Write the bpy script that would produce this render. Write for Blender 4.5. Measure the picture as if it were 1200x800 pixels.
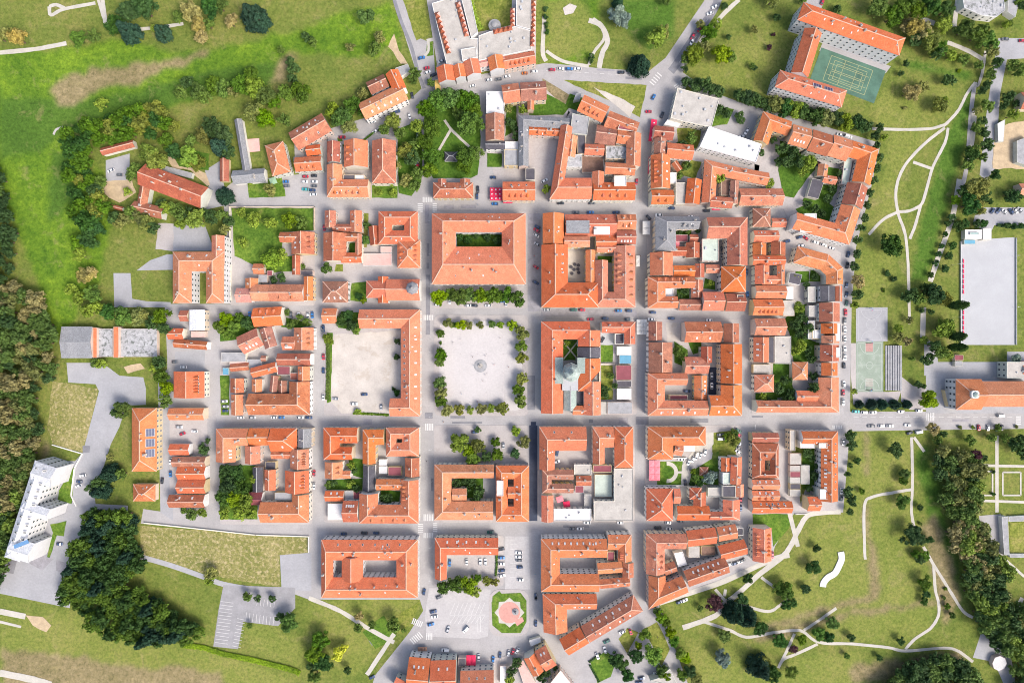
import bpy, math, random
import numpy as np
from mathutils import Vector, Matrix
random.seed(7); rng = np.random.default_rng(7)
scene = bpy.context.scene
for o in list(bpy.data.objects): bpy.data.objects.remove(o, do_unlink=True)
R = math.radians
# ---------------------------------------------------------------- camera, sky, sun, exposure
S = 0.55           # metres on the ground per photograph pixel (1200 x 800)
H = 440.0          # height of the drone above the streets, metres
cam_d = bpy.data.cameras.new('camera'); cam = bpy.data.objects.new('camera', cam_d)
scene.collection.objects.link(cam); scene.camera = cam
cam.location = (0, 0, H); cam.rotation_euler = (0, 0, 0)
cam_d.sensor_width = 36; cam_d.lens = 24; cam_d.clip_start = 1; cam_d.clip_end = 6000
SUN_EL, SUN_AZ = 50, 128          # azimuth clockwise from the top of the picture
w = bpy.data.worlds.new('World'); scene.world = w; w.use_nodes = True
nt = w.node_tree; bg = nt.nodes['Background']
sky = nt.nodes.new('ShaderNodeTexSky'); sky.sky_type = 'NISHITA'; sky.sun_disc = False
sky.sun_elevation = R(SUN_EL); sky.sun_rotation = R(SUN_AZ)
sky.air_density = 1.0; sky.dust_density = 4.5; sky.ozone_density = 1.0
nt.links.new(sky.outputs[0], bg.inputs[0]); bg.inputs[1].default_value = 0.14
sun_d = bpy.data.lights.new('sun', 'SUN'); sun = bpy.data.objects.new('sun', sun_d); scene.collection.objects.link(sun)
sun_d.energy = 1.5; sun_d.angle = R(20); sun_d.color = (1, .955, .88)
dv = Vector((math.sin(R(SUN_AZ))*math.cos(R(SUN_EL)), math.cos(R(SUN_AZ))*math.cos(R(SUN_EL)), math.sin(R(SUN_EL))))
sun.rotation_euler = dv.to_track_quat('Z', 'Y').to_euler(); sun.location = (0, 0, 600)
vs = scene.view_settings; vs.view_transform = 'Standard'; vs.look = 'None'; vs.gamma = 1; vs.use_curve_mapping = False
vs.exposure = 1.0
scene.render.filter_size = 1.0; scene.cycles.filter_width = 1.0
# ---------------------------------------------------------------- helpers
COL = scene.collection
def G(x, y, z=0.0):
    k = (H - z) / H * S
    return Vector(((x - 600) * k, (400 - y) * k, z))
def tag(o, label, cat, group=None):
    o['label'] = label; o['category'] = cat
    if group: o['group'] = group
    return o
def mk(name, verts, faces, mats, parent=None, mi=None, uv=None, smooth=False):
    me = bpy.data.meshes.new(name)
    me.from_pydata([tuple(v) for v in verts], [], faces)
    for m in (mats if isinstance(mats, (list, tuple)) else [mats]): me.materials.append(m)
    if mi is not None: me.polygons.foreach_set('material_index', mi)
    if uv is not None:
        l = me.uv_layers.new(name='UVMap'); l.data.foreach_set('uv', np.asarray(uv, dtype=np.float32).ravel())
    if smooth: me.polygons.foreach_set('use_smooth', [True]*len(me.polygons))
    me.update()
    o = bpy.data.objects.new(name, me); COL.objects.link(o)
    if parent is not None: o.parent = parent
    return o
def link(name, me, parent=None, mat=None):
    o = bpy.data.objects.new(name, me); COL.objects.link(o)
    if parent is not None: o.parent = parent
    if mat is not None: o.material_slots[0].link = 'OBJECT'; o.material_slots[0].material = mat
    return o
def empty(name, loc):
    o = bpy.data.objects.new(name, None); COL.objects.link(o); o.location = loc; o.empty_display_size = .5
    return o
class MB:
    def __init__(s): s.v = []; s.f = []; s.m = []
    def face(s, pts, m=0):
        n = len(s.v); s.v += [tuple(p) for p in pts]; s.f.append(tuple(range(n, n+len(pts)))); s.m.append(m)
    def box(s, c, d, rz=0, m=0, top=1.0, bottom=True):
        ca, sa = math.cos(rz), math.sin(rz); n = len(s.v)
        for z, t in ((-.5, 1), (.5, top)):
            for x, y in ((-.5,-.5),(.5,-.5),(.5,.5),(-.5,.5)):
                X, Y = x*d[0]*t, y*d[1]*t
                s.v.append((c[0]+X*ca-Y*sa, c[1]+X*sa+Y*ca, c[2]+z*d[2]))
        fs = [(4,5,6,7),(0,1,5,4),(1,2,6,5),(2,3,7,6),(3,0,4,7)] + ([(3,2,1,0)] if bottom else [])
        for f in fs: s.f.append(tuple(n+i for i in f)); s.m.append(m)
    def prism(s, poly, z0, z1, m=0, top=True, mtop=None):
        a = sum(poly[i][0]*poly[(i+1)%len(poly)][1]-poly[(i+1)%len(poly)][0]*poly[i][1] for i in range(len(poly)))
        if a < 0: poly = poly[::-1]
        for i in range(len(poly)):
            p, q = poly[i], poly[(i+1) % len(poly)]
            s.face([(p[0],p[1],z0),(q[0],q[1],z0),(q[0],q[1],z1),(p[0],p[1],z1)], m)
        if top: s.face([(p[0],p[1],z1) for p in poly], m if mtop is None else mtop)
    def lathe(s, c, prof, n=12, m=0):
        b = len(s.v)
        for r, z in prof:
            for i in range(n):
                a = 2*math.pi*i/n; s.v.append((c[0]+r*math.cos(a), c[1]+r*math.sin(a), c[2]+z))
        for j in range(len(prof)-1):
            for i in range(n):
                k = (i+1) % n
                s.f.append((b+j*n+i, b+j*n+k, b+(j+1)*n+k, b+(j+1)*n+i)); s.m.append(m)
        s.f.append(tuple(b+(len(prof)-1)*n+i for i in range(n))); s.m.append(m)
    def build(s, name, mats, parent=None, smooth=False):
        return mk(name, s.v, s.f, mats, parent, s.m, smooth=smooth)
# ---------------------------------------------------------------- materials
def newmat(name):
    m = bpy.data.materials.new(name); m.use_nodes = True
    return m, m.node_tree, m.node_tree.nodes['Principled BSDF']
def ramp(nt, fac, stops):
    r = nt.nodes.new('ShaderNodeValToRGB'); e = r.color_ramp.elements
    while len(e) < len(stops): e.new(.5)
    for el, (p, c) in zip(e, stops): el.position = p; el.color = (*c, 1)
    nt.links.new(fac, r.inputs[0]); return r.outputs[0]
def noise(nt, co, scale, detail=4, rough=.6, dist=0):
    n = nt.nodes.new('ShaderNodeTexNoise'); n.inputs['Scale'].default_value = scale
    n.inputs['Detail'].default_value = detail; n.inputs['Roughness'].default_value = rough; n.inputs['Distortion'].default_value = dist
    if co is not None: nt.links.new(co, n.inputs['Vector'])
    return n.outputs[0]
def mix(nt, a, b, fac, mode='MIX'):
    n = nt.nodes.new('ShaderNodeMix'); n.data_type = 'RGBA'; n.blend_type = mode
    for s, v in ((n.inputs[0], fac), (n.inputs[6], a), (n.inputs[7], b)):
        if hasattr(v, 'is_output'): nt.links.new(v, s)
        elif isinstance(v, tuple): s.default_value = (*v, 1)
        else: s.default_value = v
    return n.outputs[2]
def mapped(nt, co, sc):
    n = nt.nodes.new('ShaderNodeMapping'); n.inputs['Scale'].default_value = sc; nt.links.new(co, n.inputs[0]); return n.outputs[0]
def pos(nt): return nt.nodes.new('ShaderNodeNewGeometry').outputs['Position']
def hsv(nt, col, rnd, dh=.01, dsat=.1, dv=.15):
    n = nt.nodes.new('ShaderNodeHueSaturation'); nt.links.new(col, n.inputs['Color'])
    wn = nt.nodes.new('ShaderNodeTexWhiteNoise'); wn.noise_dimensions = '1D'; nt.links.new(rnd, wn.inputs['W'])
    sp = nt.nodes.new('ShaderNodeSeparateColor'); nt.links.new(wn.outputs['Color'], sp.inputs[0])
    for i, (d, k, b) in enumerate(((dh, 'Hue', .5), (dsat, 'Saturation', 1), (dv, 'Value', 1))):
        mr = nt.nodes.new('ShaderNodeMapRange'); nt.links.new(sp.outputs[i], mr.inputs[0])
        mr.inputs[3].default_value = b-d; mr.inputs[4].default_value = b+d; nt.links.new(mr.outputs[0], n.inputs[k])
    return n.outputs[0]
def bump(nt, bs, h, st=.3, d=.1):
    b = nt.nodes.new('ShaderNodeBump'); b.inputs['Strength'].default_value = st; b.inputs['Distance'].default_value = d
    nt.links.new(h, b.inputs['Height']); nt.links.new(b.outputs[0], bs.inputs['Normal'])
def mul(c, k): return tuple(min(1, x*k) for x in c)
def surf(name, c, var=.18, scale=.25, fine=1.6, rough=.85, c2=None, rnd=0, spot=None, bmp=.15):
    m, nt, bs = newmat(name); P = pos(nt)
    n1 = noise(nt, P, scale, 5, .65); n2 = noise(nt, P, fine, 4, .7)
    a = ramp(nt, n1, [(.3, mul(c, 1-var)), (.7, mul(c2 or c, 1+var))])
    col = mix(nt, a, ramp(nt, n2, [(.3, (.72,)*3), (.7, (1.0,)*3)]), .55, 'MULTIPLY')
    if spot:
        sc, cc, amt, th = spot
        k = ramp(nt, noise(nt, P, sc, 6, .7, .4), [(th, (0,)*3), (th+.09, (amt,)*3)])
        col = mix(nt, col, cc, k)
    if rnd:
        oi = nt.nodes.new('ShaderNodeObjectInfo'); col = hsv(nt, col, oi.outputs['Random'], .01*rnd, .08*rnd, .1*rnd)
    nt.links.new(col, bs.inputs['Base Color']); bs.inputs['Roughness'].default_value = rough
    bs.inputs['Specular IOR Level'].default_value = .25
    if bmp: bump(nt, bs, n2, bmp, .15)
    return m
def roofmat(name, c, wear, patch, k=.5, rough=.8):
    """clay tiles: courses, streaks down the slope, patches of replaced tiles (UV: metres along the eave, up the slope)"""
    m, nt, bs = newmat(name)
    uvn = nt.nodes.new('ShaderNodeUVMap'); UV = uvn.outputs[0]; P = pos(nt)
    oi = nt.nodes.new('ShaderNodeObjectInfo'); rn = oi.outputs['Random']
    col = ramp(nt, noise(nt, P, .35, 5, .7), [(.25, mul(c, .82)), (.75, mul(c, 1.14))])
    st = ramp(nt, noise(nt, mapped(nt, UV, (1.1, .12, 1)), 1.0, 4, .7), [(.42, (0,)*3), (.75, (k,)*3)])
    col = mix(nt, col, wear, st)
    pt = ramp(nt, noise(nt, P, .16, 6, .75, .6), [(.50, (0,)*3), (.60, (k,)*3)])
    col = mix(nt, col, patch, pt)
    sp = ramp(nt, noise(nt, P, 1.5, 3, .8), [(.34, (.55,)*3), (.62, (1.10,)*3)])
    col = mix(nt, col, sp, .75, 'MULTIPLY')
    wv = nt.nodes.new('ShaderNodeTexWave'); wv.wave_type = 'BANDS'; wv.bands_direction = 'Y'; wv.inputs['Scale'].default_value = .85
    wv.inputs['Distortion'].default_value = .6; wv.inputs['Detail'].default_value = 1; nt.links.new(UV, wv.inputs[0])
    col = mix(nt, col, ramp(nt, wv.outputs[1], [(0, (.80,)*3), (.55, (1,)*3)]), .5, 'MULTIPLY')
    col = hsv(nt, col, rn, .006, .07, .13)
    nt.links.new(col, bs.inputs['Base Color']); bs.inputs['Roughness'].default_value = rough
    bs.inputs['Specular IOR Level'].default_value = .3
    bump(nt, bs, wv.outputs[1], .35, .08)
    return m
RM = {
 'o': roofmat('roof_bright_orange', (.57,.158,.068), (.47,.155,.082), (.62,.215,.108), .5),
 's': roofmat('roof_salmon', (.55,.195,.098), (.42,.165,.098), (.62,.27,.155), .55),
 'r': roofmat('roof_red_brown', (.36,.112,.062), (.26,.088,.060), (.48,.17,.092), .65),
 'k': roofmat('roof_patched', (.45,.152,.082), (.26,.105,.072), (.58,.23,.13), .8),
 'b': roofmat('roof_weathered_brown', (.31,.130,.088), (.20,.10,.075), (.42,.19,.125), .75),
 'g': roofmat('roof_grey', (.24,.245,.26), (.17,.17,.18), (.30,.30,.31), .5),
 'd': roofmat('roof_slate', (.085,.082,.10), (.06,.06,.07), (.13,.125,.14), .5),
 'w': roofmat('roof_white', (.60,.61,.64), (.52,.53,.56), (.64,.64,.66), .3, .6),
 'm': roofmat('roof_maroon', (.22,.065,.075), (.16,.055,.06), (.27,.08,.09), .4),
 'p': roofmat('roof_pink', (.62,.30,.25), (.50,.24,.20), (.68,.36,.30), .5),
 't': roofmat('roof_copper_green', (.34,.42,.39), (.26,.34,.32), (.46,.52,.48), .6),
}
CN = {'o':'bright orange','s':'pale salmon','r':'red brown','k':'patchy red','b':'weathered brown','g':'grey','d':'dark slate','w':'white','m':'maroon','p':'pink','t':'pale green','c':'cream','x':'mottled grey','l':'pale green','y':'yellow','u':'blue'}
FM = {
 'g': surf('flat_grey', (.30,.30,.31), .2, .3), 'd': surf('flat_dark', (.085,.08,.095), .2, .3), 'w': surf('flat_white', (.57,.56,.56), .1, .2),
 'm': surf('flat_maroon', (.23,.07,.085), .15, .3), 'c': surf('flat_cream', (.40,.375,.345), .16, .2, spot=(.3,(.31,.29,.265),.6,.55)), 'p': surf('flat_pink', (.60,.38,.34), .1),
 'x': surf('flat_mottled', (.36,.36,.37), .3, .5, spot=(.35,(.10,.11,.10),.9,.52)), 'l': surf('flat_palegreen', (.44,.50,.44), .12, .2),
 'r': surf('flat_red', (.36,.13,.09), .2, .3), 'b': surf('flat_brown', (.20,.12,.09), .25, .4), 'y': surf('flat_yellow', (.62,.42,.12), .1), 'u': surf('flat_blue', (.12,.30,.42), .1),
 'o': surf('flat_orange', (.55,.17,.08), .2, .4), 't': surf('flat_teal', (.32,.42,.40), .15), 's': surf('flat_salmon', (.58,.25,.15), .2, .4),
}
WALLC = [(.66,.62,.54),(.72,.70,.66),(.62,.50,.30),(.66,.55,.42),(.70,.66,.56),(.60,.48,.42),(.74,.73,.72),(.55,.56,.50)]
WM = [surf('plaster_%d' % i, c, .10, .3, rough=.9) for i, c in enumerate(WALLC)]
M = {}
M['white_wall'] = surf('white_plaster', (.60,.60,.61), .06, .3)
M['ridge'] = surf('ridge_tile', (.60,.36,.27), .2, .5)
M['chim'] = surf('chimney_render', (.52,.46,.40), .25, .8, rnd=1)
M['chim_cap'] = surf('chimney_cap', (.34,.32,.30), .2, .8)
M['grass'] = None
m, nt_, bs = newmat('glass_dark'); bs.inputs['Base Color'].default_value = (.05,.065,.085,1); bs.inputs['Roughness'].default_value = .12; M['glass'] = m
m, nt_, bs = newmat('solar'); bs.inputs['Base Color'].default_value = (.035,.05,.11,1); bs.inputs['Roughness'].default_value = .2; M['solar'] = m
m, nt_, bs = newmat('tyre'); bs.inputs['Base Color'].default_value = (.02,.02,.02,1); bs.inputs['Roughness'].default_value = .9; M['tyre'] = m
M['bluewin'] = surf('blue_skylight', (.12,.24,.42), .1, .5, rough=.2)
M['frame'] = surf('window_frame', (.62,.60,.56), .05, 1)
M['metal'] = surf('galvanised', (.42,.43,.45), .12, .8, rough=.45)
M['bark'] = surf('bark', (.13,.09,.065), .25, 2, 6)
def grassmat(name, stops, s1=.035, s2=.3, dry=None, fine=.6, sp=None):
    m, nt, bs = newmat(name); P = pos(nt)
    n1 = noise(nt, P, s1, 5, .6, .3); n2 = noise(nt, P, s2, 5, .7, .3); n3 = noise(nt, P, fine, 4, .8)
    fac = nt.nodes.new('ShaderNodeMath'); fac.operation = 'MULTIPLY_ADD'; nt.links.new(n2, fac.inputs[0]); fac.inputs[1].default_value = .5
    ad = nt.nodes.new('ShaderNodeMath'); ad.operation = 'MULTIPLY'; nt.links.new(n1, ad.inputs[0]); ad.inputs[1].default_value = .5
    nt.links.new(ad.outputs[0], fac.inputs[2])
    col = ramp(nt, fac.outputs[0], stops)
    if dry:
        k = ramp(nt, noise(nt, P, dry[1], 6, .7, .5), [(dry[2], (0,)*3), (dry[2]+.12, (dry[3],)*3)])
        col = mix(nt, col, dry[0], k)
    col = mix(nt, col, ramp(nt, n3, [(.34, (.52,.56,.5)), (.5, (.98,.98,.98)), (.66, (1.36,1.30,1.25))]), .8, 'MULTIPLY')
    nt.links.new(col, bs.inputs['Base Color']); bs.inputs['Roughness'].default_value = .95; bs.inputs['Specular IOR Level'].default_value = .1
    bump(nt, bs, n3, .5, .25)
    return m
M['meadow'] = grassmat('meadow_grass', [(.30,(.075,.125,.020)),(.50,(.125,.165,.032)),(.70,(.195,.195,.055))], dry=((.22,.19,.08),.05,.55,.5))
M['lush'] = grassmat('lush_grass', [(.36,(.052,.112,.016)),(.50,(.085,.155,.021)),(.64,(.135,.205,.030))], s1=.06, dry=((.19,.19,.06),.12,.56,.5))
M['moat'] = grassmat('moat_grass', [(.30,(.042,.095,.014)),(.50,(.062,.125,.018)),(.70,(.088,.16,.024))])
M['olive'] = grassmat('mown_grass', [(.36,(.105,.145,.022)),(.50,(.155,.180,.034)),(.64,(.215,.220,.055))], dry=((.27,.22,.09),.09,.54,.55))
M['dryf'] = grassmat('dry_field', [(.36,(.125,.145,.036)),(.50,(.19,.185,.062)),(.64,(.30,.26,.12))], s2=.5, dry=((.40,.33,.19),.42,.50,.75))
M['brown'] = grassmat('brown_ground', [(.30,(.12,.105,.05)),(.50,(.19,.155,.085)),(.70,(.27,.22,.13))])
def terrainmat():
    m, nt, bs = newmat('terrain_grass'); P = pos(nt)
    n1 = noise(nt, P, .03, 5, .62, .4); n2 = noise(nt, P, .22, 6, .72, .4); n3 = noise(nt, P, .55, 5, .78, .3)
    fac = nt.nodes.new('ShaderNodeMath'); fac.operation = 'MULTIPLY_ADD'; nt.links.new(n2, fac.inputs[0]); fac.inputs[1].default_value = .55
    ad = nt.nodes.new('ShaderNodeMath'); ad.operation = 'MULTIPLY'; nt.links.new(n1, ad.inputs[0]); ad.inputs[1].default_value = .45; nt.links.new(ad.outputs[0], fac.inputs[2])
    a = nt.nodes.new('ShaderNodeAttribute'); a.attribute_name = 'grass_kind'; sp = nt.nodes.new('ShaderNodeSeparateColor'); nt.links.new(a.outputs['Color'], sp.inputs[0])
    def rp(c0, c1, c2): return ramp(nt, fac.outputs[0], [(.36, c0), (.5, c1), (.64, c2)])
    col = rp((.085,.125,.024), (.130,.160,.034), (.180,.180,.052))
    col = mix(nt, col, rp((.050,.112,.012), (.095,.172,.016), (.165,.255,.022)), sp.outputs[0])
    col = mix(nt, col, rp((.118,.158,.030), (.160,.185,.042), (.205,.205,.060)), sp.outputs[2])
    col = mix(nt, col, rp((.045,.095,.015), (.062,.125,.018), (.085,.155,.024)), sp.outputs[1])
    col = mix(nt, col, rp((.14,.125,.055), (.20,.165,.085), (.28,.225,.125)), a.outputs['Alpha'])
    k = ramp(nt, noise(nt, P, .07, 6, .72, .6), [(.56, (0,)*3), (.70, (.55,)*3)]); col = mix(nt, col, (.25,.215,.095), k)
    col = mix(nt, col, ramp(nt, n3, [(.34, (.52,.56,.5)), (.5, (.98,.98,.98)), (.66, (1.36,1.30,1.25))]), .8, 'MULTIPLY')
    nt.links.new(col, bs.inputs['Base Color']); bs.inputs['Roughness'].default_value = .95; bs.inputs['Specular IOR Level'].default_value = .1
    bump(nt, bs, n3, .5, .25); return m
M['terrain'] = terrainmat()
M['garden'] = grassmat('garden_green', [(.30,(.035,.085,.012)),(.50,(.060,.125,.016)),(.70,(.10,.17,.025))], s1=.12)
M['soil'] = surf('bare_soil', (.44,.34,.22), .2, .3)
M['gravel'] = surf('pale_gravel', (.47,.43,.39), .14, .1, 1.2, spot=(.12,(.34,.29,.235),.5,.55))
M['plaza'] = surf('square_paving', (.475,.448,.442), .07, .05, .9)
M['asph'] = surf('worn_asphalt', (.335,.322,.322), .12, .06, 1.0, spot=(.10,(.265,.255,.258),.6,.54))
M['asph_new'] = surf('dark_asphalt', (.045,.055,.085), .2, .3)
M['patch'] = surf('asphalt_patch', (.20,.20,.22), .15, .3)
M['pav'] = surf('pavement_setts', (.385,.355,.345), .12, .08, 1.0, spot=(.16,(.30,.272,.262),.6,.54))
M['lot'] = surf('parking_paving', (.40,.385,.385), .10, .1, .8, spot=(.14,(.34,.325,.33),.5,.55))
M['cool'] = surf('cool_paving', (.32,.32,.335), .10, .08, .8, spot=(.07,(.265,.265,.28),.6,.54))
M['cobble'] = surf('cobbled_street', (.27,.26,.28), .2, .25, 1.4)
M['cobble2'] = surf('car_park_asphalt', (.27,.265,.275), .15, .15, 1.0)
M['path'] = surf('gravel_path', (.45,.425,.375), .12, .15)
M['paint'] = surf('road_paint', (.56,.55,.54), .08, .4)
M['rink'] = surf('rink_concrete', (.385,.39,.405), .06, .08, spot=(.06,(.335,.34,.355),.6,.55))
M['gcourt'] = surf('green_court', (.245,.295,.24), .12, .15, spot=(.15,(.31,.34,.30),.6,.53))
M['courtred'] = surf('court_red', (.38,.22,.20), .15, .4); M['gcourt2'] = surf('court_worn', (.34,.33,.29), .15, .4)
M['scourt'] = surf('school_court', (.075,.150,.112), .25, .12)
M['pinkp'] = surf('pink_plaza', (.52,.27,.23), .12, .2)
M['redcanvas'] = surf('red_canvas', (.62,.03,.09), .1, .5); M['pinkcanvas'] = surf('pink_canvas', (.78,.22,.26), .08, .5)
M['whitecanvas'] = surf('white_canvas', (.58,.575,.56), .05, .5); M['greencanvas'] = surf('green_canvas', (.26,.40,.27), .08, .5)
# ---------------------------------------------------------------- ground
def P_(s): return [tuple(float(a) for a in t.split(',')) for t in s.split()]
def inside(p, poly):
    x, y = p; c = False; j = len(poly)-1
    for i in range(len(poly)):
        xi, yi = poly[i]; xj, yj = poly[j]
        if (yi > y) != (yj > y) and x < (xj-xi)*(y-yi)/(yj-yi)+xi: c = not c
        j = i
    return c
def rect(x0, y0, x1, y1, r=0):
    if not r: return [(x0,y0),(x1,y0),(x1,y1),(x0,y1)]
    out = []
    for cx, cy, a0 in ((x1-r,y0+r,-90),(x1-r,y1-r,0),(x0+r,y1-r,90),(x0+r,y0+r,180)):
        out += [(cx+r*math.cos(R(a0+k*30)), cy+r*math.sin(R(a0+k*30))) for k in range(4)]
    return out
SEQ = [0]
def wob(poly, amp):
    """soft, uneven edge for lawns: subdivide and jitter"""
    if not amp: return poly
    out = []; n = len(poly)
    for i in range(n):
        a, b = poly[i], poly[(i+1) % n]; L = math.dist(a, b); k = max(1, int(L/7))
        for j in range(k):
            t = j/k; q = amp if j else amp*.5
            out.append((a[0]+(b[0]-a[0])*t+random.uniform(-q, q), a[1]+(b[1]-a[1])*t+random.uniform(-q, q)))
    return out
def sheet(name, poly, mat, lvl, wobble=0):
    SEQ[0] = (SEQ[0]+1) % 40; z = lvl + .0006*SEQ[0]
    pts = [(*G(*p).xy, z) for p in wob(poly, wobble)]
    a = sum(pts[i][0]*pts[(i+1) % len(pts)][1]-pts[(i+1) % len(pts)][0]*pts[i][1] for i in range(len(pts)))
    if a < 0: pts = pts[::-1]
    o = mk(name, pts, [tuple(range(len(pts)))], mat); o['kind'] = 'structure'
    return o
def catmull(pts, k=5):
    if len(pts) < 3: return pts
    q = [pts[0]]+pts+[pts[-1]]; out = []
    for i in range(1, len(q)-2):
        for j in range(k):
            t = j/k; c = []
            for d in (0, 1):
                p0, p1, p2, p3 = (q[i+e][d] for e in (-1, 0, 1, 2))
                c.append(.5*(2*p1+(p2-p0)*t+(2*p0-5*p1+4*p2-p3)*t*t+(3*p1-p0-3*p2+p3)*t**3))
            out.append(tuple(c))
    return out+[pts[-1]]
def strip(name, pts, wpx, mat, lvl, curve=True, jit=0.0):
    SEQ[0] = (SEQ[0]+1) % 40; z = lvl+.0006*SEQ[0]
    pts = catmull(pts) if curve else pts
    P = [G(*p) for p in pts]; W = wpx*S/2; v = []
    for i, p in enumerate(P):
        d = (P[min(i+1, len(P)-1)]-P[max(i-1, 0)]); d.z = 0; d.normalize(); n = Vector((-d.y, d.x, 0))
        wa, wb = W*(1+random.uniform(-jit, jit)), W*(1+random.uniform(-jit, jit))
        v += [(*(p+n*wa).xy, z), (*(p-n*wb).xy, z)]
    f = [(2*i+1, 2*i+3, 2*i+2, 2*i) for i in range(len(P)-1)]
    o = mk(name, v, f, mat); o['kind'] = 'structure'; return o
# terrain reaching the horizon; the kind of grass (lush, ditch, mown, parched) is an attribute of the land
GRASS = {
 0: ['-30,62 60,60 130,45 240,62 330,40 460,0 470,60 420,70 340,60 300,100 190,125 100,150 90,200 110,260 105,330 85,380 55,400 45,340 20,260 -30,240',
          '268,244 369,244 369,271 330,273 330,300 316,312 296,308 275,300 270,300','640,0 705,0 702,30 690,60 690,76 640,72','110,190 130,240 120,330 70,380 90,260'],
 1: ['0,110 60,120 140,112 260,80 330,75 320,100 220,120 120,135 60,170 0,190','1145,100 1128,180 1112,235 1085,330 1062,330 1075,280 1090,230 1105,160 1130,110','1062,70 1135,85 1140,95 1110,90 1060,80',
          '1080,520 1100,560 1118,640 1130,700 1120,720 1100,660 1085,590 1072,530','725,0 790,0 792,40 760,60 735,40','60,180 90,170 100,230 60,260'],
 2: ['1000,508 1068,508 1070,640 1095,740 1060,752 960,748 890,735 800,735 870,700 930,650 965,600 1000,560','805,80 930,30 905,100 890,120 812,100','640,2 690,2 705,60 640,72','662,94 760,100 752,140 720,122',
          '365,705 490,705 480,730 440,760 420,795 350,760','1050,130 1100,140 1060,200 1045,330 1010,370 1000,320 1030,250','1056,90 1115,100 1120,130 1060,150 1022,150 1030,110','278,715 350,745 365,790 300,765','0,720 150,715 260,760 340,795 340,830 0,830','810,750 920,770 1010,765 1010,830 810,830'],
 3: ['55,102 110,78 190,72 240,62 250,65 205,78 150,98 105,108 85,125 65,125','0,760 130,775 260,790 260,830 0,830','1080,615 1098,600 1125,700 1108,735 1095,690','1000,775 1130,765 1130,778 1000,800','45,535 52,515 40,500 60,520 20,620 0,680 -10,680','335,65 350,68 325,100 320,92','880,742 1000,715 1120,700 1120,706 1000,724 890,752','1012,590 1018,590 1030,690 1026,700 1018,692','1026,690 1030,700 985,712 890,738 880,732 980,706','1012,500 1016,500 1017,560 1012,560']}
def axis(a, b, far): 
    m = np.arange(a, b+.1, 3.0); return np.concatenate([[a-far, a-far*.5, a-far*.2, a-far*.06], m, [b+far*.06, b+far*.2, b+far*.5, b+far]])
gx, gy = axis(-60, 1260, 5000), axis(-60, 860, 5000); XX, YY = np.meshgrid(gx, gy)
def vnoise(x, y, s, seed):
    g = np.random.default_rng(seed).random((64, 64)); u, v = (x/s) % 63, (y/s) % 63; i, j = np.floor(u).astype(int), np.floor(v).astype(int); fu, fv = u-i, v-j
    fu, fv = fu*fu*(3-2*fu), fv*fv*(3-2*fv)
    return (g[j, i]*(1-fu)+g[j, i+1]*fu)*(1-fv)+(g[j+1, i]*(1-fu)+g[j+1, i+1]*fu)*fv
def pin(poly, X, Y):
    c = np.zeros(X.shape, bool); j = len(poly)-1
    for i in range(len(poly)):
        xi, yi = poly[i]; xj, yj = poly[j]
        if yi != yj: c ^= ((yi > Y) != (yj > Y)) & (X < (xj-xi)*(Y-yi)/(yj-yi)+xi)
        j = i
    return c
WX = XX+(vnoise(XX, YY, 20, 1)-.5)*8+(vnoise(XX, YY, 6, 2)-.5)*6; WY = YY+(vnoise(XX, YY, 20, 3)-.5)*8+(vnoise(XX, YY, 6, 4)-.5)*6
att = np.zeros(XX.shape+(4,), np.float32)
for k, ls in GRASS.items():
    for s in ls: att[..., k] = np.maximum(att[..., k], pin(P_(s), WX, WY))
for _ in range(1):
    for ax in (0, 1): att = (np.roll(att, 1, ax)+att*2+np.roll(att, -1, ax))/4
nx, ny = len(gx), len(gy)
tv = np.stack([(XX-600)*S, (400-YY)*S, np.zeros_like(XX)], -1).reshape(-1, 3)
ii = np.arange(ny*nx).reshape(ny, nx); tf = np.stack([ii[1:, :-1], ii[1:, 1:], ii[:-1, 1:], ii[:-1, :-1]], -1).reshape(-1, 4)
me = bpy.data.meshes.new('terrain'); me.vertices.add(len(tv)); me.vertices.foreach_set('co', tv.astype(np.float32).ravel())
me.loops.add(tf.size); me.loops.foreach_set('vertex_index', tf.astype(np.int32).ravel()); me.polygons.add(len(tf))
me.polygons.foreach_set('loop_start', np.arange(0, tf.size, 4, dtype=np.int32)); me.polygons.foreach_set('loop_total', np.full(len(tf), 4, np.int32))
ca = me.color_attributes.new('grass_kind', 'FLOAT_COLOR', 'POINT'); ca.data.foreach_set('color', att.reshape(-1)); me.update(); me.validate()
me.materials.append(M['terrain']); o = bpy.data.objects.new('terrain', me); COL.objects.link(o); o['kind'] = 'structure'
L1, L2, L3, L4, L5 = .01, .04, .085, .125, .165
for s in ['165,616 362,630 362,648 328,650 328,688 240,672 165,650','62,446 116,456 97,530 62,520 55,500']: sheet('dry_field', P_(s), M['dryf'], L2, .8)
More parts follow.
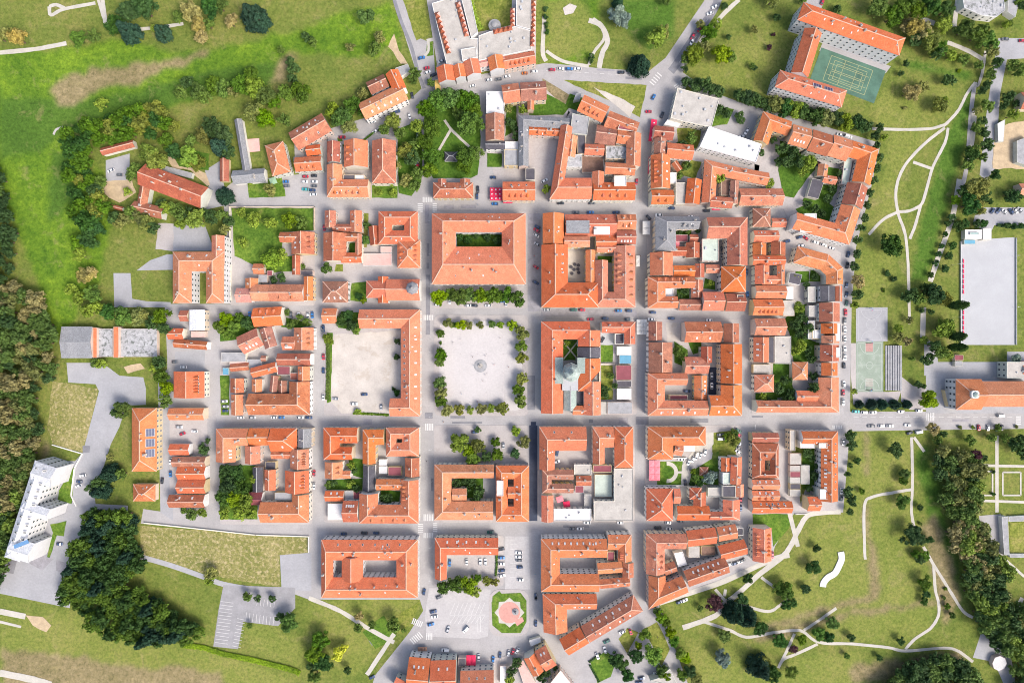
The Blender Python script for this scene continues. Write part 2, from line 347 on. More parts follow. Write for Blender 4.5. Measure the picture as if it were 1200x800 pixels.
# paving of the whole town: light, worn asphalt
TOWN = P_('193,356 272,356 266,300 262,238 236,240 240,226 262,222 272,214 345,205 378,200 384,152 398,147 433,137 478,119 494,104 480,60 461,0 474,0 492,45 508,52 510,90 560,88 640,74 700,80 760,84 780,68 826,0 842,0 800,85 830,106 872,122 940,140 1032,168 1022,215 1003,290 998,360 996,482 1210,482 1210,502 996,505 988,600 930,602 908,640 903,660 868,672 772,708 806,800 806,820 430,820 440,790 480,740 496,715 492,702 362,702 330,690 328,650 362,648 362,628 300,627 165,613 168,596 195,600 196,480 196,420')
sheet('street', TOWN, M['asph'], L2)
for s in ['78,425 120,425 140,440 168,442 171,455 171,474 148,475 140,500 130,520 122,545 110,572 112,590 150,592 150,600 104,602 92,640 84,660 82,712 0,695 -20,690 8,652 40,540 88,540 97,530 116,458 112,450 80,448',
          '1095,424 1180,424 1180,412 1210,412 1210,484 1085,484 1085,440 1098,440','1143,250 1152,243 1210,243 1210,264 1165,264 1160,275 1140,262','1170,45 1210,45 1210,68 1180,70 1172,110 1166,198 1155,212 1148,205 1155,140 1163,85','1083,395 1098,405 1100,440 1083,440','1165,775 1140,770 1150,740 1162,752 1185,770 1190,800 1180,810']:
    sheet('paving', P_(s), M['cool'], L2+.006)
for s in ['124,188 152,180 152,212 124,216']: sheet('yard', P_(s), M['cool'], L2)
for s in ['120,212 154,210 160,225 140,238 128,232 118,222','196,182 228,196 245,205 252,215 243,218 224,200 200,192']: sheet('yard', P_(s), M['soil'], L2+.004, 1)
sheet('yard', P_('240,200 262,186 262,214 268,240 240,246 236,232 246,216'), M['cool'], L2+.008)
for s in ['203,265 238,258 250,290 250,294 203,294','133,320 153,320 155,350 172,353 200,354 200,360 134,360','160,317 176,305 196,298 206,298 206,316','205,412 240,410 240,434 205,434']: sheet('yard', P_(s), M['cool'], L2+.006)
sheet('yard', P_('185,262 204,262 203,294 182,292'), M['pav'], L2+.004, 1)
sheet('yard', P_('202,490 240,490 240,518 204,518'), M['pav'], L2+.010)
sheet('yard', P_('185,440 200,430 203,610 188,600'), M['cool'], L2+.010)
# raised pavements of the blocks, each with its kerb step
SLABS = {'B1':rect(270,246,369,358,3),'B2':rect(258,365,367,488,3),'B3':rect(258,498,366,614,3),'C1':rect(380,246,493,360,3),'C2':rect(380,367,493,487,3),'C3':rect(380,498,493,612,3),
 'C4':rect(378,626,491,700,3),'D1':rect(508,248,618,361,3),'D2':rect(509,369,619,487,6),'D3':rect(509,498,619,612,3),'D4':rect(508,627,590,686,3),'E1':rect(635,249,746,361,3),'E2':rect(634,374,746,486,3),
 'E3':rect(633,498,744,612,3),'E4':rect(633,628,741,691,3),'F1':rect(758,251,871,364,3),'F2':rect(757,374,869,487,3),'F3':rect(756,498,868,611,3),
 'F4':P_('757,627 867,618 870,660 850,676 766,706 757,672'),'G1':P_('881,262 930,262 985,296 984,486 881,486'),'G3':rect(881,504,981,598,3),
 'G0':P_('884,166 895,140 1024,178 1000,262 994,284 928,266 918,245 866,245 866,215 884,205'),'F0':P_('767,158 800,146 815,172 890,194 888,206 866,212 866,243 766,240'),'E0':P_('646,235 656,160 672,112 684,110 752,150 752,237 646,238'),
 'D0':P_('571,108 640,105 668,132 655,150 642,235 588,236 572,180'),'C0':P_('383,158 396,160 432,160 466,160 466,218 434,233 383,233'),'B0':P_('345,165 384,148 384,200 346,203'),
 'A3':P_('199,478 243,478 243,600 199,592'),'N0':P_('510,90 512,75 500,0 628,0 628,70 590,80'),'plaza':rect(573,690,620,745,12),'S':P_('480,775 585,770 640,755 660,785 672,810 478,810')}
for k, poly in SLABS.items():
    mb = MB(); pl = [tuple(G(*p).xy) for p in poly]; mb.prism(pl, -.05, .20, 0, True, 0)
    o = mb.build('square' if k in ('D2',) else 'pavement', [M['pav'], M['plaza']]); o['kind'] = 'structure'
def gz(x, y):
    return .205 if any(inside((x, y), p) for p in SLABS.values()) else .10
def onslab(pl):
    c = (sum(p[0] for p in pl)/len(pl), sum(p[1] for p in pl)/len(pl)); return any(gz(*p) > .15 for p in pl+[c])
Z1, Z2, Z3 = .23, .27, .31
# cobbled and patched streets
strip('street', P_('626,250 626,365'), 15, M['cobble'], L3, False)
strip('street', P_('634,366 746,367'), 9, M['cobble'], L3+.008, False)
strip('street', P_('625,498 625,610'), 9.5, M['asph_new'], L3, False)
strip('street', P_('622,496 628,496'), 4, M['asph_new'], L3+.008, False)
strip('carriageway', P_('843,-5 835,14 812,46 793,75 786,84'), 9, M['patch'], L3)
strip('carriageway', P_('462,0 470,25 482,55 490,85 497,104'), 4, M['patch'], L3)
for a in ['498,240 503,240 503,262 498,262','500,285 503,285 503,300 500,300','500,308 503,308 503,315 500,315','499,322 504,322 504,392 499,392','617,385 622,385 620,405 617,420','618,440 627,440 627,480 618,480','426,491 436,491 436,497 426,497','528,487 545,487 545,490 528,490','530,494 565,494 565,496 530,496',
          '725,489 736,489 736,496 725,496','745,488 760,488 760,497 745,497','809,490 830,490 830,495 809,495','881,487 894,487 894,489 881,489','1116,491 1135,491 1135,494 1116,494','690,491 695,491 695,495 690,495','520,240 532,240 532,245 520,245','540,240 558,240 558,244 540,244','498,483 507,483 507,490 498,490','505,560 508,560 508,575 505,575',
          '660,615 690,615 690,618 660,618','735,580 738,580 738,590 735,590','610,398 620,398 620,408 610,408','733,90 752,91 752,94 733,93','700,81 720,82 720,84 700,83','758,686 764,684 766,690 760,692','97,522 106,522 105,530 97,530','10,655 20,657 16,672 6,670','40,652 58,646 62,655 50,668 35,660','66,656 84,660 76,672 66,668','300,600 312,600 312,606 300,606','432,750 440,742 444,746 436,756']:
    sheet('asphalt_patch', P_(a), M['patch'] if random.random() < .7 else M['cobble'], L4 if not inside(P_(a)[0], SLABS['D2']) else Z1)
# gravel car park, squares, courts
sheet('gravel_yard', P_('392,392 470,388 470,470 455,484 400,484 388,470 388,400'), M['gravel'], Z1, 1)
sheet('paving', rect(515,376,612,481,8), M['plaza'], Z1)
sheet('plaza', P_('503,688 575,690 572,745 560,748 500,745 498,720'), M['lot'], L3)
sheet('plaza', P_('592,628 620,628 621,690 592,690'), M['lot'], L3)
sheet('yard', P_('580,555 590,552 590,585 570,588 565,560'), M['cool'], Z1)
sheet('yard', P_('328,650 365,647 365,692 330,690'), M['cool'], L3)
strip('track', P_('165,652 200,662 240,676 262,684 300,690 340,690'), 6, M['cool'], L3)
sheet('car_park', P_('262,685 346,688 346,712 326,733 285,728 279,760 250,757 256,715'), M['cobble2'], L3)
sheet('sports_court', P_('1003,360 1040,360 1040,400 1003,400'), M['cool'], L3)
sheet('sports_court', P_('1003,400 1035,400 1035,459 1003,459'), M['gcourt'], L3)
sheet('sports_court', P_('997,402 1003,402 1003,459 1040,459 1056,458 1052,470 1040,476 1000,474 997,440'), M['pav'], L3-.004)
sheet('sports_court', P_('1055,440 1070,452 1085,455 1085,480 1066,480 1056,470'), M['pav'], L3-.008)
sheet('sports_court', P_('1014,402 1023,402 1023,412 1014,412'), M['courtred'], L4)
sheet('sports_court', P_('1014,443 1023,443 1023,453 1014,453'), M['gcourt2'], L4)
sheet('ice_rink', P_('1126,282 1189,278 1189,404 1126,404'), M['rink'], L3)
sheet('sports_court', P_('962.5,56 1038,83.5 1024,121.5 949,93.5'), M['scourt'], L4)
sheet('paving', P_('964,50 1044,78 1038,86 960,60'), M['asph'], L3)
sheet('paving', P_('940,0 966,0 962,12 940,6'), M['asph'], L3)
# painted marks: one thin sheet object for each court or crossing
def lines(name, segs, wm, lvl, mat=None):
    mb = MB()
    for (a, b) in segs:
        p, q = G(*a), G(*b); d = (q-p); d.normalize(); n = Vector((-d.y, d.x, 0))*wm/2
        z = Vector((0, 0, lvl)); mb.face([p-n+z, q-n+z, q+n+z, p+n+z])
    o = mb.build(name, mat or M['paint']); o['kind'] = 'structure'; return o
def circ(cx, cy, r, a0=0, a1=360, n=20):
    pts = [(cx+r*math.cos(R(a0+(a1-a0)*i/n)), cy+r*math.sin(R(a0+(a1-a0)*i/n))) for i in range(n+1)]
    return list(zip(pts, pts[1:]))
def box_l(x0, y0, x1, y1): return [((x0,y0),(x1,y0)),((x1,y0),(x1,y1)),((x1,y1),(x0,y1)),((x0,y1),(x0,y0))]
lines('court_marking', box_l(1005,402,1033,457)+[((1005,428),(1033,428))]+circ(1019,428,4)+circ(1019,404,11,0,180)+circ(1019,455,11,180,360)+box_l(1014,402,1023,413)+box_l(1014,446,1023,457), .28, L5+.01, surf('pale_line', (.40,.44,.39), .05))
lines('court_marking', box_l(1006,363,1038,398)+circ(1021,380,6)+circ(1021,362,12,0,180)+circ(1021,399,12,180,360), .28, L5+.01, surf('pale_line_b', (.42,.42,.44), .05))
def sc(u, v):  # school court coordinates 0..1
    return (962.5+(1038-962.5)*u+(949-962.5)*v, 56+(83.5-56)*u+(93.5-56)*v)
sl = []
for u0, v0, u1, v1 in ((.18,.12,.82,.88),(.25,.22,.75,.5),(.25,.55,.75,.8),(.4,.12,.4,.88),(.6,.12,.6,.88),(.2,.35,.8,.35),(.2,.68,.8,.68),(.3,.3,.7,.75)):
    if u0 == u1 or v0 == v1: sl.append((sc(u0,v0), sc(u1,v1)))
    else: sl += [(sc(u0,v0),sc(u1,v0)),(sc(u1,v0),sc(u1,v1)),(sc(u1,v1),sc(u0,v1)),(sc(u0,v1),sc(u0,v0))]
lines('court_marking', sl, .3, L5+.015, surf('yellow_line', (.30,.32,.17), .05))
def zebra(x, y, dx, dy, n, ln, ang=0, wm=.7):
    """n bars of length ln px, step along (dx,dy)"""
    ux, uy = -dy, dx; k = ln/2/math.hypot(dx, dy)
    lines('crosswalk', [((x+dx*i-ux*k, y+dy*i-uy*k), (x+dx*i+ux*k, y+dy*i+uy*k)) for i in range(n)], wm, L5+.012)
zebra(496,234,2,0,6,6); zebra(492.5,239,0,2.2,5,6); zebra(509.5,239,0,2.2,5,5); zebra(497,606,2,0,6,8); zebra(493,614,0,2.2,5,6); zebra(510,613,0,2.2,5,5); zebra(497,627,2,0,6,6); zebra(484,727,2,.8,6,7); zebra(483,751,2,-1.6,6,8); zebra(499,500,2,0,5,8); zebra(497,372,2,0,6,6)
zebra(1086,488,2,0,5,10); zebra(1193,488,0,2.2,5,6); zebra(976,500,2,0,6,4); zebra(764,98,2.2,-2.6,5,7); zebra(792,100,1.4,2,5,6); zebra(500,745,2,0,4,8); zebra(885,500,2,0,1,5)
pk = []
for i in range(13): pk.append(((252+i*.55+0,752-i*4.0),(267+i*.55,754-i*4.0)))
for i in range(9): pk.append(((272.5+i*.7,756-i*4),(282+i*.7,758-i*4)))
for i in range(9): pk.append(((289+i*4,717+i*.7),(288+i*4,727+i*.7)))
for i in range(6): pk.append(((302+i*4,701+i*.4),(301+i*4,709+i*.4)))
lines('parking_marking', pk, .22, L5)
lines('parking_marking', [((527+i*5,720),(533+i*5,706)) for i in range(8)]+[((527+i*5,730),(533+i*5,721)) for i in range(8)]+[((527,720),(568,720))], .25, L5)
lines('parking_marking', [((560,722),(560,740)),((563,722),(563,740))], .3, L5)
lines('parking_marking', [((598,632+i*5.5),(606,632+i*5.5)) for i in range(9)]+[((584,640+i*5),(592,640+i*5)) for i in range(8)], .22, L5)
lines('lane_marking', [((1000+i*10,488.5),(1006+i*10,488.5)) for i in range(19)]+[((1000,496),(1195,496))], .2, L5)
lines('lane_marking', [((839-i*4.6,8+i*7),(837-i*4.6,11+i*7)) for i in range(10)], .2, L5)
lines('lane_marking', [((640+i*9,83+i*.5),(645+i*9,83.3+i*.5)) for i in range(13)], .2, L5)
lines('paving_joint', [((516,381+i*11.2),(611,381+i*11.2)) for i in range(10)]+[((520+i*10,378),(520+i*10,480)) for i in range(10)], .35, Z2+.004, surf('joint_stone', (.49,.46,.455), .08))
# lawns and gardens inside the town
for s in ['271,244 369,244 369,270 331,272 331,300 344,300 344,318 316,320 296,310 275,300','258,545 302,545 302,608 258,608','383,390 390,390 388,470 383,472','258,440 269,440 269,486 259,486','660,94 758,100 750,138 722,122','516,140 545,175 550,205 515,205','436,217 466,217 466,232 436,232','290,216 330,207 335,230 292,232','882,602 928,602 925,618 906,640 904,618 882,616','755,736 770,728 785,760 775,780','692,775 710,762 722,772 716,792 700,800','770,540 800,540 800,568 770,568','835,507 862,503 862,533 835,535','806,552 842,528 842,565 806,568','704,404 718,404 718,424 704,424','704,428 718,428 718,468 704,468','926,520 942,525 945,570 938,590','425,250 432,250 430,290 424,290','412,332 432,330 430,354 410,352','577,698 585,692 590,697 584,708 577,714','605,695 612,696 617,706 609,708','577,716 584,722 590,738 582,736','394,310 402,310 402,318 392,318','440,735 492,704 486,722 470,742','805,100 812,105 812,120 790,135','822,150 838,125 860,128 852,146 836,148','793,150 822,150 818,175 795,172','800,186 822,190 815,210 795,205','500,52 507,48 508,65 500,66','472,0 498,0 503,40 488,48','555,0 600,0 598,30 560,38','735,735 748,740 735,765 725,748','425,740 450,720 465,745 440,760']:
    sheet('lawn', P_(s), M['lush'] if random.random() < .45 or s[:3] in ('271', '258', '383') else M['olive'], Z1 if onslab(P_(s)) else L4, .5)
for s in ['260,545 300,545 300,575 260,575','383,562 425,560 425,574 383,574','408,536 426,538 426,560 412,556','536,560 566,560 566,590 545,588','536,272 588,272 588,289 536,289','885,460 908,460 912,470 885,470','906,425 930,425 928,450 932,466 908,466 906,440','932,360 945,356 948,378 950,398 960,402 955,424 930,424 925,390 918,375','932,318 948,318 948,330 930,332','950,313 968,316 966,330 948,330','914,165 958,178 958,196 945,210 930,232 918,230 912,200','968,195 985,198 980,225 970,240 940,236 950,212 964,212','932,245 965,232 985,250 975,262 940,256','790,400 806,410 805,430 790,425','793,338 812,340 812,350 793,350','792,268 810,268 810,276 792,276','660,398 678,398 678,422 660,422','700,300 720,300 720,308 700,308','940,530 955,524 958,545 952,575 940,572','410,283 418,283 418,298 408,298','620,118 640,110 668,125 660,135 620,135','594,120 605,122 606,152 592,160','571,180 588,180 588,196 571,196','445,573 470,575 468,590 445,590','826,326 838,330 838,340 824,338','812,415 806,400 822,400 822,412','298,370 298,395 258,400 258,372','330,371 368,380 350,385 330,383','400,365 422,366 422,388 396,384','825,545 842,545 842,568 825,568','668,110 690,118 676,130 662,125','196,170 245,180 245,200 210,195']:
    sheet('garden', P_(s), M['garden'], Z2 if onslab(P_(s)) else L5, .5)
for s in ['498,118 530,106 562,112 563,168 560,205 552,209 508,209 497,192','466,152 492,142 495,160 494,214 482,230 467,226','69,574 88,545 84,590 68,586','59,614 78,610 75,628 67,627 58,653 55,652 62,624','395,162 400,160 402,166 396,166']: sheet('lawn', P_(s), M['garden'] if s[0] == '4' else M['lush'], Z1 if onslab(P_(s)) else L5, .6)
sheet('paving', P_('1147,604 1173,602 1176,652 1165,645 1150,625'), M['asph'], L3)
sheet('lawn', P_('1183,612 1206,611 1206,648 1184,648'), M['olive'], L4)
sheet('yard', P_('636,92 668,112 655,138 634,132'), M['brown'], L5, .6)
sheet('yard', P_('695,102 710,108 745,125 738,138 715,118'), M['gravel'], L5+.01, 1)
sheet('terrace', P_('780,378 802,378 802,400 782,400'), M['gravel'], Z1)
sheet('terrace', P_('662,294 688,294 688,330 664,330'), M['gravel'], Z1)
sheet('terrace', P_('830,430 842,430 840,462 830,462'), M['asph_new'], Z1)
sheet('terrace', P_('704,386 722,390 722,404 704,404'), M['rink'], Z1)
sheet('forecourt', P_('1114,455 1122,455 1122,480 1116,476'), M['path'], L4)
sheet('construction_site', P_('1165,150 1205,140 1205,198 1163,198'), M['soil'], L4, 1)
sheet('bare_earth', P_('660,10 668,4 676,8 672,16 662,18'), M['gravel'], L4, 1)
for s in ['455,55 462,40 468,60 478,75 470,75']: sheet('bare_earth', P_(s), M['soil'], L3, .8)
sheet('bare_earth', P_('30,720 50,722 60,732 54,740 38,732'), M['soil'], L3, 1)
sheet('bare_earth', P_('145,430 165,425 170,432 150,438'), M['soil'], L4, 1)
sheet('bare_earth', P_('195,185 228,195 205,200'), M['soil'], L4, 1)
# park paths
PATHS = ['1143,97 1133,110 1124,128 1112,142 1105,148','1155,60 1151,85 1146,100 1143,97','1022,151 1060,152 1090,151 1108,146','1107,150 1090,163 1072,180 1058,198 1050,222 1052,248 1061,276 1064,310 1065,350 1066,380','1111,150 1107,168 1093,196 1084,228 1079,240 1066,247 1052,249 1034,258 1018,275','1079,240 1072,265 1066,280','1070,190 1092,198',
 '1068,512 1069,540 1069,573 1068,600 1072,620','1069,573 1045,577 1022,582 1013,592 1013,640 1014,655','1071,512 1083,529','1082,640 1094,661 1112,690 1128,715 1140,723','1094,661 1096,690 1100,708 1099,722 1090,736 1072,748 1061,760',
 '825,728 855,738 875,746 905,741 930,738 942,740 960,752 1000,754 1040,758 1061,762 1100,759 1120,761 1140,775','942,738 960,726 980,712','851,705 838,690','852,705 878,711 900,716 912,710 921,701 908,688 892,676','958,754 935,765 918,772 912,782','931,742 922,762 914,778','849,698 850,690','690,76 697,60 708,45 704,30 695,22','115,0 122,22 125,30','1118,246 1105,285 1092,328','1083,360 1081,400','168,20 161,10'][:22]
for s in PATHS: strip('path', P_(s), 3.4, M['path'], L4+.010, True, .12)
for s, wd in [('800,735 838,721 848,708 866,694 890,672 914,654 926,640 938,616 950,602 985,599',6),('772,706 800,697 850,680 905,655 925,650',6),('0,62 40,58 78,51',5),('160,35 190,32 215,28',4),('58,8 60,18 75,11 112,4',4),('58,8 66,6 76,10',4),('120,0 124,28',5),('362,700 400,716 430,735 462,752',5),('430,790 452,757 462,742',5),('0,716 30,722',7),('0,728 25,734',3),('0,788 40,796 60,802',8),('63,158 66,152 74,149',2.5),('1142,130 1140,160 1134,195',5),('1124,210 1116,255 1100,300 1090,330',6),('1082,360 1081,395',6),('638,20 636,60 640,72',5),('820,50 845,20 866,0',5),('640,60 660,72 690,78',4),('702,80 706,62 712,48 704,30 690,24',6),('500,48 510,46',4),('497,66 502,60 502,48',3),('1122,0 1118,32',5),('1078,22 1095,28',6),('1110,50 1135,60 1152,70',5),('1168,510 1168,600',4),('1142,545 1200,546',3),('1142,586 1200,588',3),('1178,655 1200,675',3),('1198,700 1190,715',5),('925,600 935,640',5)]:
    strip('path', P_(s), wd, M['path'], L4+.018, True, .1)
strip('path', P_('521,141 528,151 540,163 550,172'), 3, M['path'], Z3, True, .1); strip('path', P_('529,151 522,163 514,177'), 3, M['path'], Z3+.03, True, .1)
strip('path', P_('660,400 677,421'), 1.6, M['path'], Z3, False); strip('path', P_('677,400 660,421'), 1.6, M['path'], Z3+.01, False)
strip('track', P_('1142,100 1138,130 1132,200 1120,240'), 5, M['asph'], L3)
for s in ['1143,552 1163,552 1163,580 1143,580','1175,553 1196,553 1196,580 1175,580']:
    p = P_(s); lines('path', box_l(p[0][0],p[0][1],p[2][0],p[2][1]), 1.0, L4+.02, M['path'])
# formal round garden
def ring_sheet(name, cx, cy, r0, r1, mat, lvl, a0=0, a1=360, n=28):
    v = []; f = []
    for i in range(n+1):
        a = R(a0+(a1-a0)*i/n)
        for r in (r0, r1): v.append((*G(cx+r*math.cos(a), cy+r*math.sin(a)).xy, lvl))
    for i in range(n): f.append((2*i, 2*i+2, 2*i+3, 2*i+1))
    o = mk(name, v, f, mat); o['kind'] = 'structure'; return o
ring_sheet('path', 782, 553, 8, 12.5, M['path'], Z3, -95, 95)
ring_sheet('lawn', 782, 553, .1, 6.5, M['garden'], Z3)
strip('path', P_('790,553 803,553'), 2.5, M['path'], Z3+.006, False)
sheet('drive', P_('800,508 836,506 836,520 828,530 812,545 806,575 806,592 797,590 799,545 812,528 800,520'), M['path'], Z3+.012)
sheet('drive', P_('806,545 830,526 835,530 834,537 808,553'), M['asph'], Z3+.02)
# pink round plaza in its octagonal lawn
oc = P_('584,695 610,694 617,703 617,728 610,741 588,741 577,732 576,705')
sheet('lawn', oc, M['lush'], Z1)
ring_sheet('plaza', 597, 717, .1, 12.5, M['pinkp'], Z3)
st8 = []
for i in range(16): a = R(22.5*i); rr = 17.5 if i % 2 == 0 else 14; st8.append((597+rr*math.cos(a), 717+rr*math.sin(a)))
sheet('paving', st8, M['path'], Z2+.003)
sheet('plaza', P_('603,727 612,722 614,727 606,733'), M['pinkp'], Z3+.01)
# ---------------------------------------------------------------- buildings
def unit_mesh(name, mb, mats, smooth=False):
    o = mb.build(name, mats, smooth=smooth); me = o.data; bpy.data.objects.remove(o, do_unlink=True); return me
mb = MB(); mb.box((0,0,.5), (1,1,1), 0, 0); mb.box((0,0,1.03), (1.25,1.2,.1), 0, 1); mb.box((-.2,0,1.14), (.28,.5,.14), 0, 1); mb.box((.22,0,1.14), (.28,.5,.14), 0, 1)
ME_CHIM = unit_mesh('chimney', mb, [M['chim'], M['chim_cap']])
mb = MB()   # dormer: faces +x, origin at the bottom of its front
w_, h_, d_ = .8, 1.15, 2.6
mb.face([(0,-w_,0),(0,w_,0),(0,w_,h_),(0,0,h_+.6),(0,-w_,h_)], 1); mb.face([(0,w_,0),(-d_,w_,0),(-d_,w_,h_),(0,w_,h_)], 1); mb.face([(-d_,-w_,0),(0,-w_,0),(0,-w_,h_),(-d_,-w_,h_)], 1)
mb.face([(.2,w_+.18,h_-.12),(-d_,w_+.18,h_-.12),(-d_,0,h_+.72),(.2,0,h_+.72)], 0); mb.face([(.2,0,h_+.72),(-d_,0,h_+.72),(-d_,-w_-.18,h_-.12),(.2,-w_-.18,h_-.12)], 0)
mb.box((.03,0,.62), (.06,.95,.85), 0, 2)
ME_DORM = unit_mesh('dormer', mb, [RM['o'], WM[4], M['glass']])
mb = MB(); mb.box((0,0,.06), (1.5,1.0,.12), 0, 0); mb.box((0,0,.13), (1.2,.72,.03), 0, 1); ME_SKY = unit_mesh('skylight', mb, [M['frame'], M['glass']])
mb = MB(); mb.box((0,0,.08), (1.7,1.0,.16), 0, 0); mb.box((0,0,.17), (1.55,.88,.03), 0, 0); ME_SKYW = unit_mesh('skylight', mb, [FM['w']])
mb = MB(); mb.box((.03,0,0), (.06,1.35,1.85), 0, 0); mb.box((.07,0,0), (.03,1.05,1.55), 0, 1); mb.box((.09,0,-.98), (.22,1.5,.1), 0, 0); ME_WIN = unit_mesh('window', mb, [M['frame'], M['glass']])
mb = MB(); mb.box((0,0,.5), (1,1,1), 0, 0); mb.lathe((0,0,1.0), [(.3,0),(.3,.25),(.36,.3)], 10, 0); ME_VENT = unit_mesh('vent', mb, [M['metal']])
mb = MB(); mb.box((0,0,.06), (1,1,.08), 0, 0); 
for i in range(3): mb.box((-.3+.3*i,0,.115), (.27,.94,.03), 0, 1)
ME_SOL = unit_mesh('solar_panel', mb, [M['metal'], M['solar']])
ALL = []
def isect(p, d, q, e):
    cr = d.x*e.y-d.y*e.x
    if abs(cr) < 1e-4: return None
    t = ((q.x-p.x)*e.y-(q.y-p.y)*e.x)/cr; return Vector((p.x+d.x*t, p.y+d.y*t))
def chain(P, hw, side, closed):
    n = len(P); ns = n if closed else n-1; L = []
    for i in range(ns):
        a, b = P[i], P[(i+1) % n]; d = (b-a).normalized(); nn = Vector((-d.y, d.x))*side*hw[i]; L.append((a+nn, d, b+nn))
    out = []
    for i in range(n):
        if not closed and i == 0: out.append(L[0][0]); continue
        if not closed and i == n-1: out.append(L[-1][2]); continue
        a, b = L[i-1], L[i % ns]; x = isect(a[0], a[1], b[0], b[1]); out.append(x if x is not None else b[0])
    return out
OVH = .35
WINCOUNT = [0]
def wing(spec, root, loc, roofm, wallm, wallmb, info, rnd):
    t = spec.split(); closed = False
    if t[0] == 'O': closed = True; t = t[1:]
    col = t[0][0]; h = float(t[0][1:]); ends = 'gg'; dorm = []; sky_ = []; noch = False; k = 1; pitch = .36; pts = []; ws = None; wht = False
    for a in t[1:]:
        if ',' in a: pts.append(tuple(float(q) for q in a.split(',')))
        elif a in ('gg','hh','gh','hg'): ends = a
        elif a[0] == 'D': dorm.append((int(a[1:-1]), a[-1]))
        elif a[0] == 'K': sky_.append((int(a[1:-1]), a[-1], False))
        elif a[0] == 'W': sky_.append((int(a[1:-1]), a[-1], True))
        elif a == 'n': noch = True
        elif a[0] == 'q': pitch = float(a[1:])
        else: ws = [float(q) for q in a.split('/')]
    h += rnd.uniform(-.35, .35); f = (H-h)/H*S
    P = [G(x, y, h).xy for x, y in pts]
    n = len(P); ns = n if closed else n-1
    if len(ws) < ns: ws = ws+[ws[-1]]*(ns-len(ws))
    hw = [q*f/2 for q in ws[:ns]]
    rise = min(2*sum(hw)/len(hw)*pitch, 7.5)*rnd.uniform(.94, 1.06)
    info['len'] += sum((P[(i+1) % n]-P[i]).length for i in range(ns)); info['h'] = max(info['h'], h); info['wings'] += ns if not closed else 0
    if closed: info['ring'] = True
    info['w'] = max(info['w'], 2*max(hw)); info['dorm'] += sum(d[0] for d in dorm); info['sky'] += sum(d[0] for d in sky_)
    if 'h' in ends: info['hip'] = True
    Lc, Rc = chain(P, hw, 1, closed), chain(P, hw, -1, closed)
    Cc = [p.copy() for p in P]
    if not closed:
        if ends[0] == 'h': d = (P[1]-P[0]); Cc[0] = P[0]+d.normalized()*min(hw[0], d.length*.46)
        if ends[1] == 'h': d = (P[-2]-P[-1]); Cc[-1] = P[-1]+d.normalized()*min(hw[-1], d.length*.46)
    l3 = Vector(loc)
    v = []; fc = []; uv = []
    def face(q, u):
        b = len(v); v.extend([tuple(Vector(p)-l3) for p in q]); fc.append(tuple(range(b, b+len(q)))); uv.extend(u)
    sl = []
    cap = MB()
    def caprun(a, b):
        a, b = Vector(a)-l3, Vector(b)-l3; d = b-a
        if d.length < .3: return
        s = d.cross(Vector((0,0,1))); s.normalize(); s *= .3; up = Vector((0,0,.12))
        cap.face([a-s-up*.6, b-s-up*.6, b+up, a+up]); cap.face([a+up, b+up, b+s-up*.6, a+s-up*.6])
    for i in range(ns):
        j = (i+1) % n
        for E, sd in ((Lc, 1), (Rc, -1)):
            a, b = E[i], E[j]
            if sd == 1: a, b = b, a
            c1, c2 = (Cc[j], Cc[i]) if sd == -1 else (Cc[i], Cc[j])
            A, B = Vector((*a, h)), Vector((*b, h)); C1, C2 = Vector((*c1, h+rise)), Vector((*c2, h+rise))
            du = (B-A).normalized(); slen = math.hypot(hw[i], rise)
            face([A, B, C1, C2], [(0,0),((B-A).length,0),((C1-A).dot(du),slen),((C2-A).dot(du),slen)])
            dn = Vector((0,0,-.22)); face([A+dn, B+dn, B, A], [(0,0),(1,0),(1,.2),(0,.2)])
            out = Vector((du.y, -du.x, 0))
            sl.append((sd, A, B, out, hw[i], i))
        caprun((*Cc[i], h+rise), (*Cc[j], h+rise))
        if closed or i > 0:
            for E in (Lc, Rc):
                pass
    # hips and valleys at bends
    for i in range(n):
        if closed or 0 < i < n-1:
            a, b = P[i-1]-P[i], P[(i+1) % n]-P[i]
            cr = a.x*b.y-a.y*b.x
            o_ = Rc[i] if cr < 0 else Lc[i]
            if abs(a.normalized().dot(b.normalized())) < .9: 
                far = Lc[i] if (Lc[i]-P[i]).dot(a+b) < 0 else Rc[i]
                caprun((*far, h+.05), (*Cc[i], h+rise))
    if not closed:
        for e, idx, sgn in ((ends[0], 0, 1), (ends[1], n-1, -1)):
            Lp, Rp = Vector((*Lc[idx], h)), Vector((*Rc[idx], h)); C = Vector((*Cc[idx], h+rise))
            a, b = (Lp, Rp) if sgn == 1 else (Rp, Lp)
            if e == 'h':
                face([a, b, C], [(0,0),((b-a).length,0),((b-a).length/2,math.hypot(hw[0], rise))])
                face([a+Vector((0,0,-.22)), b+Vector((0,0,-.22)), b, a], [(0,0),(1,0),(1,.2),(0,.2)])
                caprun(a+Vector((0,0,.05)), C); caprun(b+Vector((0,0,.05)), C)
                du = (b-a).normalized(); sl.append((0, a, b, Vector((du.y, -du.x, 0)), hw[0], -1))
            else:   # verge boards
                for q in (a, b):
                    face([q+Vector((0,0,-.22)), C+Vector((0,0,-.22)), C, q], [(0,0),(1,0),(1,.2),(0,.2)])
    house = root; root = mk('roof', v, fc, roofm[col], house, uv=uv)
    if cap.v and rise > .8: cap.build('ridge_cap', M['ridge'] if col in 'osrkbp' else FM['g'] if col in 'gdt' else roofm[col], root)
    # walls under the eaves
    Pi = [p.copy() for p in P]
    if not closed:
        Pi[0] = P[0]+(P[1]-P[0]).normalized()*OVH*.8; Pi[-1] = P[-1]+(P[-2]-P[-1]).normalized()*OVH*.8
